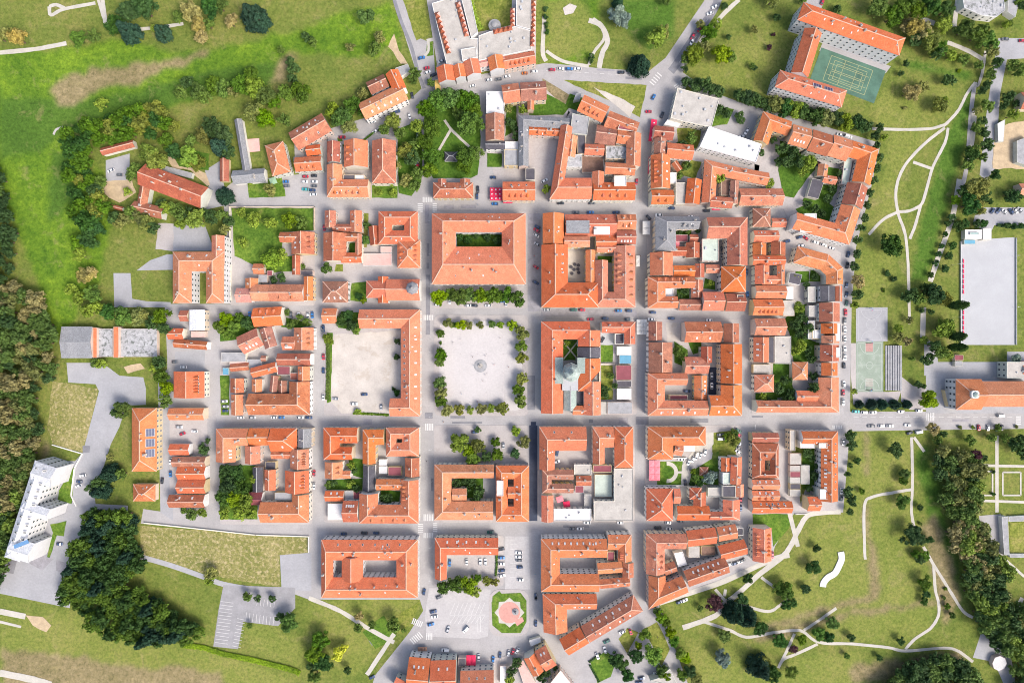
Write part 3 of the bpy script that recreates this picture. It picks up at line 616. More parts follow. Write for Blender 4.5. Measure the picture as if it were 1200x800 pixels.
    hi = [max(.5, q-OVH) for q in hw]; Li, Ri = chain(Pi, hi, 1, closed), chain(Pi, hi, -1, closed); zt = h+OVH*rise/max(hw)-.04
    for i in range(ns):
        j = (i+1) % n
        for E, sd in ((Li, 1), (Ri, -1)):
            a, b = E[i], E[j]
            if sd == 1: a, b = b, a
            wallmb.face([Vector((*a,0))-l3, Vector((*b,0))-l3, Vector((*b,zt))-l3, Vector((*a,zt))-l3])
    if not closed:
        for e, idx, sgn in ((ends[0], 0, 1), (ends[1], n-1, -1)):
            a, b = (Li[idx], Ri[idx]) if sgn == 1 else (Ri[idx], Li[idx])
            q = [Vector((*a,0)), Vector((*b,0)), Vector((*b,zt))] + ([Vector((*Pi[idx], h+rise-.08))] if e == 'g' else []) + [Vector((*a,zt))]
            wallmb.face([x-l3 for x in q])
    # windows on facades that lean into view
    for sd, A, B, out, hh, i in sl:
        mid = (A+B)/2; L = (B-A).length
        tow = -Vector((mid.x, mid.y, 0))/S; dist = tow.length
        if dist < 1: continue
        lean = h/H*dist*max(0, out.dot(tow.normalized()))
        if lean > 1.6 and h > 6.5 and L > 6 and WINCOUNT[0] < 5000:
            fl = max(2, int(h/3.3)); nw = min(16, max(1, int((L-1.5)/3.0)))
            for k_ in range(nw):
                for r_ in range(fl):
                    p = A+(B-A)*((k_+.5)/nw)-out*(OVH-.01); z = (r_+.55)*(h-.3)/fl
                    o = link('window', ME_WIN, house); o.location = Vector((p.x, p.y, z))-l3; o.rotation_euler.z = math.atan2(out.y, out.x); WINCOUNT[0] += 1
    # dormers, skylights
    def onslope(num, side, fn, up):
        c = [s for s in sl if (s[0] == 1 and side == 'L') or (s[0] == -1 and side == 'R') or (s[0] == 0 and side == 'E')]
        if not c: return
        c.sort(key=lambda s: -(s[2]-s[1]).length); s = c[0]
        A, B, out, hh = s[1], s[2], s[3], s[4]; L = (B-A).length; m = min(L*.1+1, L*.3)
        for q in range(num):
            tt = (q+.5)/num; p = A+(B-A).normalized()*(m+(L-2*m)*tt)-out*hh*up; z = h+rise*up
            fn(p, z, out, math.atan2(rise, hh))
    def put_d(p, z, out, ang):
        o = link('dormer', ME_DORM, root, roofm[col]); o.location = Vector((p.x, p.y, z-.15))-l3; o.rotation_euler.z = math.atan2(out.y, out.x)
    def put_s(me):
        def f_(p, z, out, ang):
            o = link('skylight', me, root); o.location = Vector((p.x, p.y, z+.02))-l3; o.rotation_euler = (0, ang, math.atan2(out.y, out.x))
        return f_
    for num, side in dorm: onslope(num, side, put_d, .30)
    for num, side, wh in sky_: onslope(num, side, put_s(ME_SKYW if wh else ME_SKY), .42)
    # chimneys
    if not noch and rise > 1.6:
        for i in range(ns):
            a, b = P[i], P[(i+1) % n]; L = (b-a).length; d = (b-a).normalized(); nn = Vector((-d.y, d.x))
            for q in range(max(0, int(L/11+rnd.random()*.9))):
                off = rnd.uniform(-.45, .45); m = min(hw[i]*.8, L*.3)
                p = a+d*rnd.uniform(m, L-m)+nn*hw[i]*off; z0 = h+rise*(1-abs(off))-.4
                o = link('chimney', ME_CHIM, root); o.location = Vector((*p, z0))-l3; o.rotation_euler.z = math.atan2(d.y, d.x)
                sx = rnd.uniform(.6, 1.1); o.scale = (sx, rnd.choice((.6,.7,1.2)), h+rise+rnd.uniform(.5, 1.1)-z0)
            for q in range(int(L/7*rnd.random()*1.5)):
                sd = rnd.choice((-1, 1)); off = rnd.uniform(.25, .7); p = a+d*rnd.uniform(hw[i]*.6, max(hw[i]*.7, L-hw[i]*.6))+nn*hw[i]*off*sd
                out = nn*sd
                o = link('skylight', ME_SKYW if rnd.random() < .45 else ME_SKY, root); o.location = Vector((*p, h+rise*(1-off)+.02))-l3; o.scale = (.7,.7,1)
                o.rotation_euler = (0, math.atan2(rise, hw[i]), math.atan2(out.y, out.x))
def flat(spec, root, loc, wallm, info, rnd):
    t = spec.split(); col = t[0][1]; h = float(t[0][2:])+rnd.uniform(-.12, .12); pts = [tuple(float(q) for q in a.split(',')) for a in t[1:]]
    if len(pts) == 2: pts = rect(*pts[0], *pts[1])
    l3 = Vector(loc); pl = [G(x, y, h).xy-l3.xy for x, y in pts]
    a = sum(pl[i].x*pl[(i+1) % len(pl)].y-pl[(i+1) % len(pl)].x*pl[i].y for i in range(len(pl)))
    if a < 0: pl = pl[::-1]
    cx = sum((p for p in pl), Vector((0,0)))/len(pl); n = len(pl)
    par = .4 if h >= 6 else .1; tk = .22 if h >= 6 else .1
    inn = chain(pl, [tk]*n, 1, True)
    wb = MB(); rb = MB()
    for i in range(n):
        j = (i+1) % n; p, q, pi, qi = pl[i], pl[j], inn[i], inn[j]
        wb.face([(*p,0),(*q,0),(*q,h),(*p,h)]); wb.face([(*p,h),(*q,h),(*qi,h),(*pi,h)]); wb.face([(*qi,h-par),(*pi,h-par),(*pi,h),(*qi,h)])
        A, B = Vector((*p,0))+Vector((*l3.xy,0)), Vector((*q,0))+Vector((*l3.xy,0)); L = (B-A).length
        du = (B-A).normalized(); out = Vector((du.y, -du.x, 0)); tow = -(A+B)/2/S
        lean = h/H*max(0, out.dot(tow))
        if lean > 1.6 and h > 6 and L > 8 and WINCOUNT[0] < 5000:
            fl = max(2, int(h/3.3)); nw = min(18, int((L-1.5)/2.8))
            for k_ in range(nw):
                for r_ in range(fl):
                    pp = A+(B-A)*((k_+.5)/nw); o = link('window', ME_WIN, root); o.location = Vector((pp.x, pp.y, (r_+.55)*(h-.6)/fl))-l3; o.rotation_euler.z = math.atan2(out.y, out.x); WINCOUNT[0] += 1
    rb.face([(*p, h-par) for p in inn])
    wb.build('wall', wallm, root); rf = rb.build('roof', FM[col], root)
    area = abs(a)/2; info['len'] += math.sqrt(area); info['w'] = max(info['w'], math.sqrt(area)); info['h'] = max(info['h'], h); info['flat'] += 1
    if h >= 6 and area > 60:
        bx = [min(p[k] for p in inn) for k in (0,1)]+[max(p[k] for p in inn) for k in (0,1)]; poly = [tuple(p) for p in inn]
        for q in range(min(14, int(area/45))):
            x, y = rnd.uniform(bx[0], bx[2]), rnd.uniform(bx[1], bx[3])
            if inside((x, y), poly) and inside((x+1.2, y), poly) and inside((x, y+1.2), poly) and inside((x-1.2, y-1.2), poly):
                o = link('vent', ME_VENT, rf); o.location = (x, y, h-par); s = rnd.uniform(.6, 1.5); o.scale = (s, s*rnd.uniform(.7, 1.4), rnd.uniform(.5, 1.0))
def size_word(info):
    L, W = info['len'], info['w']
    if info['ring']: return 'courtyard block'
    if info['flat'] and not info['wings']: return 'flat-roofed shed' if info['h'] < 5.5 else 'flat-roofed building'
    if info['wings'] >= 4: return 'many-winged house'
    if info['wings'] == 3: return 'U-shaped house'
    if info['wings'] == 2: return 'L-shaped house'
    if info['h'] < 5.5: return 'low outbuilding'
    if L > 2.2*W: return 'long house'
    if info['hip']: return 'hip-roofed house'
    return 'square house' if L < 1.15*W else 'gabled house'
def building(line, block):
    head = None
    if '::' in line: head, line = line.split('::'); head = head.strip()
    specs = [s.strip() for s in line.split('|') if s.strip()]
    rnd = random.Random(line); info = dict(len=0, h=0, wings=0, w=0, dorm=0, sky=0, flat=0, ring=False, hip=False)
    first = [tuple(float(q) for q in a.split(',')) for a in specs[0].split() if ',' in a]
    c = G(sum(p[0] for p in first)/len(first), sum(p[1] for p in first)/len(first), 8); loc = (c.x, c.y, 0)
    col = specs[0].split()[0]; col = specs[0].split()[1] if col == 'O' else col; cc = col[1] if col[0] == 'F' else col[0]
    nm = None; lab = None; wallm = rnd.choice(WM); 
    if head:
        nm, lab = [q.strip() for q in head.split(';')]
        if '!' in nm: nm = nm.replace('!', ''); wallm = M['white_wall']
    root = empty(nm or 'house', loc)
    wallmb = MB()
    for s in specs:
        if s[0] == 'F': flat(s, root, loc, wallm, info, rnd)
        else: wing(s, root, loc, RM, wallm, wallmb, info, rnd)
    if wallmb.v: wallmb.build('wall', wallm, root)
    if not nm: 
        nm = size_word(info); root.name = {'flat-roofed shed':'shed','low outbuilding':'outbuilding','flat-roofed building':'flat_roofed_building','courtyard block':'courtyard_house'}.get(nm, 'house')
    ALL.append((root, cc, info, block, lab)); return root
DATA = '''
@beside the walled meadow garden
long_house!; U-shaped white institution with red tiled roofs beside the walled meadow garden :: s12 hh 22/23/21 213.5,355 213.5,306.5 252,306.5 252,355 W2L | s12 gg 15 255.5,276 255.5,310
@in the block with the walled meadow garden
k8 27 355,272 355,298 D3L W3R | k8 12 328,278 350,278
r6 9.5 347,299 347,322
Fd4 351.5,317 366.5,322.5
o7 11 361.5,324 361.5,352
k7 20 316,343 356,343 D2R
s7 19 295,343 316,343
p6 17 277,346 295,346
s6 15 295,326 295,338
o4 12 297,315 310,315
Fg4 303,322 313,331
Fm3 313,317 319,323
@in the block with the small orange church
k8 13 387,247 387,267 | o8 14 417,247 417,272 | r7 9 390,267 414,267
k9 27 392.5,273 392.5,306 | k8 10 402,278 420,278 | k8 8 420,274 420,300 | o8 12 400,302 424,302
courtyard_house; bright orange corner house with three dormers and a slit lightwell :: O o9 16 451.5,255.5 481.5,255.5 481.5,278 451.5,278
r6 12 438,265 440,287
o9 hh 27 479,281 479,314 D4L D3R
Fp3 425,297 459,311
Fp3.5 446,289 459,296
b7 hh 25 378,342 408,342 W3R
@on the lane between the church and the gravel car park
s6 18 378,370 395,370
@beside the tree-ringed square
palace!; huge orange courtyard palace with tall chimneys and trees inside its court :: O o12 22/28/44/28 520,261 602,261 602,311 520,311
@in the block facing the side of the orange palace
o12 gg 25 648.5,250 648.5,286 | s11 13 661,283 691,283
o9 26 662,264 722,264
s11 18 723,260 745,260 D2L D2R
r10 17 722,278 745,278 W4R
o9 19 698,284 722,284
o12 gh 31/29 650,287 650,345.5 702,345.5 K3L | o10 11.5 692,293 692,331
s11 15/18/25 705,305 705,351 732,351 732,288 D6R D6L | s10 10 699,291 722,291
@in the block with the grey slate corner house
slate_house; grey slate L-shaped corner house with a pale inner slope :: g11 hg 24/15 780,294 780,261 819,261 D3R
r7 11 785,294.5 804,294.5
r7 16 812,284 812,302
Fm4 792,275 806,283
r5 9 808,279 818,279
r12 25/24 828,267 864,267 864,311
Fl9 823,280 842,306
o11 27 775,296 775,323 | o7 13 789,317.5 814,317.5
r7 11 820,309 820,325
s7 10 827,315 843,315
o11 14/21/13 794,354 769.5,354 769.5,331 814,331 D5L | Fw9 780,338 789,347
r6 14 817,328 817,349 W3R
b7 13 796,357 821,357
o9 22 823,353 848,353
r9 21 850,354 873,354 | Fd11 864,345 872,352
o10 hh 30 845,327 874,327
@in the slanted block beside the school
o10 18 891.5,167 900,142 925,151
s11 24 926,157 948,163 W3L W4R K1L
r10 26 949,164 972,171
s10 26 973,170 995,177
o10 20/22 996,174 1017,181 1009,215
r10 25 1005,217 998,242 W2L
o11 24/20 997,243 987,274 931,258.5
Fw12 943,250 957,258 | Fw12 938,262 957,272
Fl6 990,186 1000,184 994,216 986,216
s5 12 965,193 963,207 | s5 10 964,209 980,212
Fd5 952,209 966,212 959,233 946,230
k7 20 866,231 917,231
o8 16/15 830,238 833,196 862,203 900,210
@between the red shop canopies and the flat concrete block
Fc10 794,103 843,116 834,149 800,142 786,138
Fw5 778,146 784,138 801,142 795,149
Fw10 831,148 893,169 886,190 820,172
r9 16 766,155 789,157
b10 14 774,162 773,181
o9 18 781,176 812,179
o11 23 774,182 774,221 D6R W3L
o11 17 763,231 789,231 D2R
r6 8 790,190 797,200
Fw6 784,202 793,215
Fc7 792,214 803,239
o8 17 814,210 811,239
r9 13 832,236 858,238
b8 10 861,212 860,239
Fb6 845,210 858,229
Fg8 829,217 836,232
@in the block with the mottled flat roofs
o9 21 680.5,120.5 710,134.5 D4R
k9 20 711,139 746,153
Fm12 727,144 743,145 742,154 724,151
b8 22 698,157 722,160
s11 17 743,156 742,195 | s10 16 723,160 742,162
Fx8 710,171 736,186
o8 13 685,175 708,176
Fb3 682,183 707,202
Fg9 671,133 691,137 688,158 668,156
Fd7 677,157 686,180
o11 14/25 664,148 653,221 693,221
s9 12 671,159 668,184
Fx8 662,181 682,196
o11 21 695,224 744,224 D4R | s11 14 709,197 744,199 | o11 14 701,201 701,228 | Fw14 720,206 734,218
Fg5 675,110 682,108 680,116 672,118
@beside the shady triangular park
r9 hh 18 507.5,223 554.5,223 | r9 10 518,210 518,224 | r9 12 545,210 545,224
hut; dark hipped kiosk roof standing under the trees of the triangular park :: d3 hh 11 521,183.5 536,183.5 n
Fw9 570,107 593,107 590,133 570,133
b9 22 580,134 580,165
d8 10 569,170 592,170
s9 22 589,111 609,108
b9 22 610,108 640,106 | s8 8 622,110 622,129
g10 12/13 613.5,195 613.5,141.5 667,145
o8 10 620,153 660,155 D3R
Fw7 592,166 607,175
Fg8 591,175 607,194
Fd6 616,197 627,211
o9 22 589,224 627,224 D4R K3L
@by the road along the green earthworks
s10 21 424,131 474,107 W5R | b8 16 432,104 453,94 | o10 16 459,84 469,106
Fg5 463,80 478,75 481,83 468,91
k9 gh 28 450,165 450,215
o9 28 417,165 417,196 D3R K3R
r8 15 391,166 391,190
o9 18/21 392,193 392,220.5 432,220.5 D5R K3R | Fd8 402,205 416,211 | Fw8 416,205 427,214
g5 9 279,140 289,200 n | g5 16 273,208 311,205
s8 hh 22 321,168 330,204
k8 24 344,166 383,143 W4L K2R
o7 12 359,177 376,175
o8 17 346,193 377,191 D3R
Fg5 344,184 356,189
barn; long rust-red barn with a wing among the dense trees :: r8 26 166,204 239.5,232 | r6 14 156,242 191,250 | r6 12 170,218 166,242
r4 9 119,178 157,168 n
r4 11 263,186 263,213 n
Fg3 176,190 226,203 224,209 174,196
r3 5 127,241 144,245 n
@on the lane behind the ruined hall
w7 q.12 18 231,363 231,387 n | r6 13 211,370 221,370
o6 13 197,391 215,391
r6 10 204,402 243,405
Fp4 224,388 240,395
o8 q.22 36 221.5,435 221.5,466 D6L
o7 14 198,485 239,485
hall; grey barrel-roofed hall at the end of the roofless ruin :: g6 q.1 37 72,401 108,401 n
ruin; roofless brick hall with mottled concrete floors and orange cross walls :: Fx3 114,385 132,418 | Fx3.4 140,385 184,418 | Fo5 109,384 113.5,419 | Fo5.5 133,383 139,419
villa; orange hip-roofed building carrying three grey solar arrays beside the grey drive :: o8 hh 29 169,478 169,552
k5 hh 20 156,577 182,577
@in the row of narrow houses along the lane
o6 13 199,526.5 222,526.5
b7 12 202,541 241,541
o7 15 208,554 241,554 K2L
o7 16 208,570 241,570
r7 15 198,587 240,587 W2L
@in the crowded block beside the gravel car park
o8 22 297,372 331,370 D3L
b6 15 311,384 318,407
k7 22 281.5,405 305,394 W4R
s8 23 356,384 356,410 D3L W3L | k8 16 331,402 346,402 W4R
Fg4 259,413 288,424
Fp4 269,423 289,427
r4 9 270,431 292,429 n
Fu3 261,431 268,439
Fg4 290,421 306,431
k7 16 278,443 278,460
o7 14 278,462 278,486
o7 12 295,437 324,429.5
s6 12 301,444 301,459
k9 25/24 291,473.5 351,473.5 351,447
o9 14 356,429 356,446
r9 14 325,421 364,421
Fm6 325,429 340,439
Fr6 340,437 349,445
b6 9 322,440 320,459
b6 10 331,446 331,460
b5 7 306,420 312,420
@around the gravel car park
long_house; long orange C-shaped house wrapping the gravel car park :: o10 22/22.5/21 421,373.5 481,373.5 481,477 457,477 K9R W7L
@in the block of the green domed church
monastery; orange monastery wings round the green copper-domed church tower :: o11 26/21 647,484 647,387 691,387 | o11 26 690.5,387 690.5,406 | d11 26 690.5,407 690.5,419 n | o11 26/24 690.5,420 690.5,446 692,446 | o11 20 694,447 694,486 K3L | o10 11 671,480.5 690,480.5 | t10 15 668,452 668,481 n | Fd8 675,447 684,474
o9 13/13 705,383.5 738,383.5 738,403
Fd6 721,391 731,403
Fw4 723,406 740,416
Fu4 726,416 740,426
Fm5 722,428 740,445
Fd3 723,446 740,453
Fw4 723,455 740,468
Fg6 712,471 741,485
Fc5 703,471 711,485
@in the block with the dark asphalt courtyard
b10 16 768,377 768,399 | b10 28 774,401 774,436
k10 24 802,389 845,389 W2R
r10 18 857,379 857,401
o11 25 857,403 857,449
o11 25/24 857,451 857,475 831,475 W3L
o11 14/20/18 805,444 769,444 769,478 829,478 W4R
Fm6 785,463 806,468
r7 13 828,406 828,425
k7 20 802,428 830,428
o7 15 821,440 821,468 W4L
@in the garden block beside the basketball court
b7 hh 22 882,255 903,255
o6 11 904,261 921,261
o7 14 883,277 912,277
o7 16 890,285 890,299
r7 17 912,284 912,299
o8 11 882,305 920,305
o8 17 893,311 893,333 | o8 9 915,311 915,333 | o8 11 893,328 915,328
s8 15 885,342 921,342
Fw5 921,336 930,351
o8 19 882,360 917,360 D5R
Fc6 918,352 931,370
k8 20 884,383 920,383
o8 18 892,395 892,424 W3R
Fd6 901,395 907,425
Fc6 908,394 927,426
Fc4 883,427 904,437
s7 hh 20 884,449 907,449
s6 hh 18 937.5,424 937.5,445
s9 14/24 886,476 971,476 971,442
o9 13 933,464 958,464
o9 19 972,425 972,440
r9 22 972,404 972,423
s9 21 973,393 973,402 | Fw11 980,407 986,419
o9 22 973,379 973,391 | Fw11 979,379 986,400
r9 24 972,355 972,377
s9 hg 20 932,298 966,307 978,318 978,333
d9 q.15 17 970,335 970,353 n | o9 8 983,335 983,353 n
Fd5 926,319 940,322 937,334 924,331
Fw7 952,386 966,397
Fc7 947,376 955,397
Fc6 947,336 956,354
Fc6 948,358 960,371
@in the block with the overgrown tree garden
o9 20/23 291,512 264.5,512 264.5,541 W3L
o9 20 292,511.5 316,511.5 | s8 18 296,522 296,543
o9 gh 27 317,515 348,515 W1R
g9 16 357,502 357,524
k7 10 318,532.5 342,532.5
k9 22 351,526 351,549 D5L W2R
o9 28 348,551 348,577 D5L
s9 24/20 305,600 352,600 352,579
o7 13 316.5,550 316.5,574
d5 12 302,547 302,576 n
Fd5 311,541 323,549
Fg6 322,577 342,586
m5 15 292,584 308,584 n
@in the block with the dark slate shed
o10 18/19/15 419,510 388.5,510 388.5,531 413,531 D2L
s9 21 391,541 391,560 D2L | s8 9 402,556 411,556
o10 18/15 450,512 432.5,512 432.5,543
slate_shed; long dark slate shed roof among the inner gardens :: d6 14 432.5,545 432.5,575 n
O o10 13/20/16/12 458.5,507.5 481,507.5 481,526.5 458.5,526.5
r10 17 483,536 483,558
Fm5 455,547 470,557
Fw4 444,538 453,545
Fw4 444,546 454,555
s9 13 441,567.5 474,567.5
s10 22/22/21 432,578 432,602 480,602 480,562 D4R D4L
r9 25 402,599 420,599 W4L
Fw5 384,590 401,609
o6 12 381,581 403,581 W2L
Fg4 404,575 414,585
Fm4 414,576 421,584
@across the dark new asphalt lane from the cream roof
s10 16/20/22 579,552 519,552 519,598 578,598 | s9 14 530,579 547,579
O o10 16/18/18/14 588,553 611,553 611,602 588,602 W3R | o10 14 595,577 604,577 | Fw14 582,563 590,581
@in the block with the L-shaped cream flat roof
o10 28/18 687,514 641,514 641,550 K2R
s10 24/14 719,512 701.5,512 701.5,543
o10 hh 22 731,500 731,548
Fm7 695,545 717,553
cream_block; L-shaped cream flat-roofed building wrapping a pale green court :: Fc9 720,549 742,549 742,610 696,610 696,587 720,587
Fl3 697,556 717,582
b9 12/11/11 672,556 641,556 641,572 672,572
o9 14 641.5,580 641.5,611
Fw7 649,596 693,610
Fc6 673,544 693,556
r6 12 675,563 693,563
Fm5 674,569 684,577
Fc4 685,579 693,594
@in the block with the round garden
o10 hh 22/30 827,511 774,511 774,538 | s9 13 790,526 800,528
Fw6 800,521 815,529
o10 hh 31 773,572 773,610 W2R | o9 18 789,581 797,581
o9 17 793,601 831,601
r9 15 820,576 820,592 | r9 hh 14 808,578 822,578
o9 10/20 831,604 857,604 857,585
Fd9 847,569 862,582
s8 9 867,567 867,582
o9 13 863,535 862,567 | o8 10 850,536 850,552
Fl8 847,554 863,567
Fc6 830,571 846,582
gazebo; small red pyramid-roofed gazebo in the round garden's lawn :: k3 hh 10 820,552 830,552 n
@in the block bordering the serpentine white wall park
r8 11 881,512.5 912,512.5
O r8 20/10/9/15 889,529 907.5,529 907.5,555.5 889,555.5
o8 12 881,567.5 913,567.5 W3L
o8 12 881,580.5 913,580.5 W3L D3R
o8 14 881,594 928,594 K5L
o10 16/20 939,513 972,513 972,587 W6R K7L W3R
o9 17 946,590 961,590
Fc8 926,504 932,528
Fw11 938,517 955,525
Fw12 960,519 970,525
Fw12 961,573 970,585
Fc4 926,531 939,544
Fc4 926,545.5 938,552
Fm4 926,552.5 938,559
Fc4 926,559.5 938,566
Fd4 926,566.5 938,573
Fc4 926,573.5 938,581
Fc4 939,545 949,567
long_house; orange gabled house with dormers down both slopes by the park path :: o9 22 893,618 893,657 D6L D6R
@by the dry field
palace!; wide orange building around two unequal courtyards beside the dry field :: O o11 24/25/24/14 383.5,644 477,644 477,688 383.5,688 K6L | o11 25 413,652 413,680 n
@by the striped car park
long_house; L-shaped orange house in front of the small tree-lined yard :: o9 20/14 584,640 516.5,640 516.5,678 W5R
@in the block with the slanted long house
u_house!; C-shaped orange building with a white front beside the pink round plaza :: o12 22/22/21 711,642 645,642 645,682.5 702,682.5 W8R K8R
o11 18/16 712,635 732,635 732,657 D3R
Fm8 712,646 720,657
s10 13 700,666 729,664
k10 13 736,659 736,676
k10 11 703,684 738,681
o11 18/28 699,704.5 650,704.5 651,740 W3L K4L
o9 22 661,758 685,743.5
long_house!; long slanted red-brown house with white roof windows :: r9 gh 22 686,743 748,706 W6L W4R
@in the wedge block beside the winding park paths
k10 18/22 804,634 768,634 768,672 D3L
o9 19 805,631 839,627
o9 17 841,626 863,622 W2L
Fd6 864,618 871,627
o10 20/21 770,674 770,698 803,684
long_house!; long red house with a row of roof windows along the park lane :: r10 20 804,678 852,661 W6L
r7 13 778,668 792,663
o9 18 843,648 874,640
Fw6 790,648 800,646 805,661 795,664
Fc6 807,640 820,653
Fb5 822,640 838,650
@across the street from the pink round plaza
o10 40 478,789 503,791 W3L
o10 37 505,792 535,791 W2L
o9 33 540,802 579,801 K3L
o8 16 461,800 477,808
Fd5 537,771 546,780
o8 14 620,768 631,789
k9 27 633,774.5 646,767 W2L
Fw8 640,806 657,785 674,806
Fc7 762,797 772,794 785,783 796,806
Fw3 620,750 633,746 634,752 622,757
Fw4 586,780 593,780 593,802 586,802
Fp4 606,778 613,773 628,800 615,806
@along the shopping hall front
shopping_hall; big flat concrete shopping hall with saw-tooth orange skylight rows :: Fc9 506,4 533,-4 551,45 560,45 560,70 524,78 | Fc9.6 540,-4 551,-4 560,38 552,44 | Fc9.3 561,42 574,37 604,31 622,36 623,58 561,71 | Fc9.8 605,-4 622,-4 623,35 605,30 | Fc12 540,58 558,55 559,67 542,71
gabled_shop!; widest steep orange gable with a white front beside the yellow annex :: o10 20 521,78 524,96 n
gabled_shop!; narrowest steep orange gable with a white front on the shopping hall :: o10 13 537,76 540,91 n
gabled_shop!; steep orange white-fronted gable beside the dark gap of the shopping front :: o10 18 551.5,71 555.5,88 n
gabled_shop!; steep orange white-fronted gable joined to the dormered shop row :: o10 18 580,66 583,82 n
p8 8 526,82 592,70 n
o8 15 590,74 627,67 D5R n
Fy5 509,94 515,93 517,106 510,107
@across the car park from the ice rink
station_hall!; long orange-roofed hall with a rounded end and white roof lantern :: s11 30 1149,461.5 1215,461.5 n | s11 hg 36 1120,462 1150,462 n
Fc9 1180,424 1206,424 1206,443 1180,443
Fc4 1107,457 1117,458 1119,470 1125,480 1112,478
kiosk; maroon-roofed kiosk beside the white-fronted hall :: Fm3 1119,416 1129,422
kiosk; grey-roofed kiosk beside the white-fronted hall :: Fg2.8 1119,423 1128,429
pavilion; white rink pavilion with a teal skylight at the end of the ice rink :: Fw4 1131,269 1151,269 1151,280 1131,280 | Fw4.4 1152,268 1162,268 1162,281 1152,281 | Ft5 1137,272 1147,275
kiosk; bright blue box beside the rink pavilion :: Fu2.6 1130,281 1143,281 1143,286 1130,286
@at the edge of the houses beyond the avenue
Fx7 1128,-4 1176,-4 1178,12 1168,20 1150,18 1130,9
Fg5 1182,0 1195,0 1190,20 1181,14
r6 20 1196,118 1215,118 n
Fw3 1169,145 1178,140 1176,166 1170,166
Fg4 1192,165 1206,160 1206,195 1192,190
s6 14 1194,222 1212,222 n
memorial; grey-walled memorial court beside the dense wood :: Fg4 1174,606 1181,605 1183,650 1177,650 | Fg2 1183,605 1206,604 1206,610 1183,611 | Fg2 1184,649 1206,649 1206,653 1184,653
pavilion; pale octagonal pavilion in the clearing of the dense wood :: Fw3.5 1166,770 1172,768 1178,771 1180,777 1177,783 1171,786 1165,783 1163,777
s7 20 1196,433 1215,433 n
@beside the school court
school!; tall white school with three orange wings around its green sports court :: o16 hh 22 938,13 1057.5,55 | o16 21 953,36 937,88 | o15 hh 21 911,92 989.5,116
'''
block = ''
ROOT = {}
for ln in DATA.strip().split('\n'):
    ln = ln.strip()
    if not ln: continue
    if ln[0] == '@': block = ln[1:]; continue
    r = building(ln, block)
    ROOT.setdefault(r.name.split('.')[0], []).append(r)
# ---- special buildings
def root_by(txt): return next(r for r, c, i, b, l in ALL if l and txt in l)
def local_mb(root): 
    return Vector(root.location)
# small church: nave, apse, side chapel gables and a grey lantern tower
ch = empty('church', G(472, 339.5, 9)*1); ch.location.z = 0
tag(ch, 'small orange-roofed church with crossing gables and a grey square tower cap', 'church')
wm_ = MB(); inf = dict(len=0, h=0, wings=0, w=0, dorm=0, sky=0, flat=0, ring=False, hip=False); rr_ = random.Random(5)
for s in ('o10 25 453,339.5 492,339.5 n', 'o10 hg 20 429,339 456,339 n', 'o9 12 449,324 449,355 n'): wing(s, ch, ch.location, RM, WM[1], wm_, inf, rr_)
wm_.build('wall', WM[1], ch)
c = G(483, 337.5, 19); l = Vector(ch.location); mb = MB(); mb.box((c.x-l.x, c.y-l.y, 9.5), (5.4,5.4,19)); mb.build('tower', WM[1], ch)
mb = MB(); mb.lathe((c.x-l.x, c.y-l.y, 19), [(4.0,0),(3.9,.4),(3.2,1.2),(2.0,2.0),(1.1,2.4),(1.1,3.4),(.3,4.4),(.05,5.4)], 8); mb.build('tower_cap', RM['g'], ch)
# domed tower of the monastery church
mo = root_by('green copper-domed'); l = Vector(mo.location)
c = G(669, 436, 18); cx, cy = c.x-l.x, c.y-l.y
mb = MB(); mb.lathe((cx, cy, 0), [(5.2,0),(5.2,20)], 8); mb.build('tower', M['white_wall'], mo)
mb = MB(); mb.lathe((cx, cy, 20), [(6.0,0),(6.0,.5),(5.4,1.0),(5.2,2.6),(4.6,4.2),(3.4,5.6),(2.0,6.3),(1.7,6.5)], 8); mb.build('dome', RM['t'], mo)
mb = MB(); mb.lathe((cx, cy, 26.4), [(1.6,0),(1.6,2.2),(1.9,2.4)], 8); mb.build('lantern', M['white_wall'], mo)
mb = MB(); mb.lathe((cx, cy, 28.8), [(1.9,0),(1.7,.9),(.9,1.8),(.25,2.4),(.12,4.6)], 8); mb.build('lantern_cap', RM['t'], mo)
for px, py, wd, dp in ((653,434,13,30),(683,428,13,18)):
    c2 = G(px, py, 12); mb = MB(); mb.box((c2.x-l.x, c2.y-l.y, 7), (wd*S, dp*S, 14)); mb.build('side_roof', RM['t'], mo)
c2 = G(668, 450, 12); mb = MB(); mb.box((c2.x-l.x, c2.y-l.y, 6.5), (10, 8, 13.0)); mb.build('choir', M['rink'], mo)
# white modern residence with cross gables
wr = empty('residence', G(40, 600, 0)); l = Vector(wr.location)
tag(wr, 'white five-storey residence with white roofs and projecting gables beside the grey drive', 'apartment building')
wm_ = MB()
for s in ('w17 hh q.3 19 50,542 14,655 n', 'w17 gg q.28 24 40,552.5 63,559.5 n', 'w17.4 gg q.3 14 27,594 57,603 n', 'w17 gg q.28 24 13,640.5 37,648 n'): wing(s, wr, l, RM, M['white_wall'], wm_, inf, rr_)
wm_.build('wall', M['white_wall'], wr)
for i in range(11):     # roof windows down the outer slope
    t_ = (i+.8)/12; px, py = 45+(9-45)*t_, 541+(653-541)*t_; c = G(px, py, 19)
    o = link('skylight', ME_SKY, wr); o.location = Vector((c.x, c.y, 19.3))-l; o.rotation_euler = (0, -.5, math.atan2(G(0,0).y-G(0,1).y, 1)*0+R(-17)); o.scale = (1.3,1.3,1)
for i in range(13):
    t_ = (i+.8)/14; px, py = 55+(19-55)*t_, 545+(657-545)*t_; c = G(px, py, 19)
    o = link('skylight', ME_SKY, wr); o.location = Vector((c.x, c.y, 19.6))-l; o.rotation_euler = (0, .5, R(-17)); o.scale = (1.3,1.3,1)
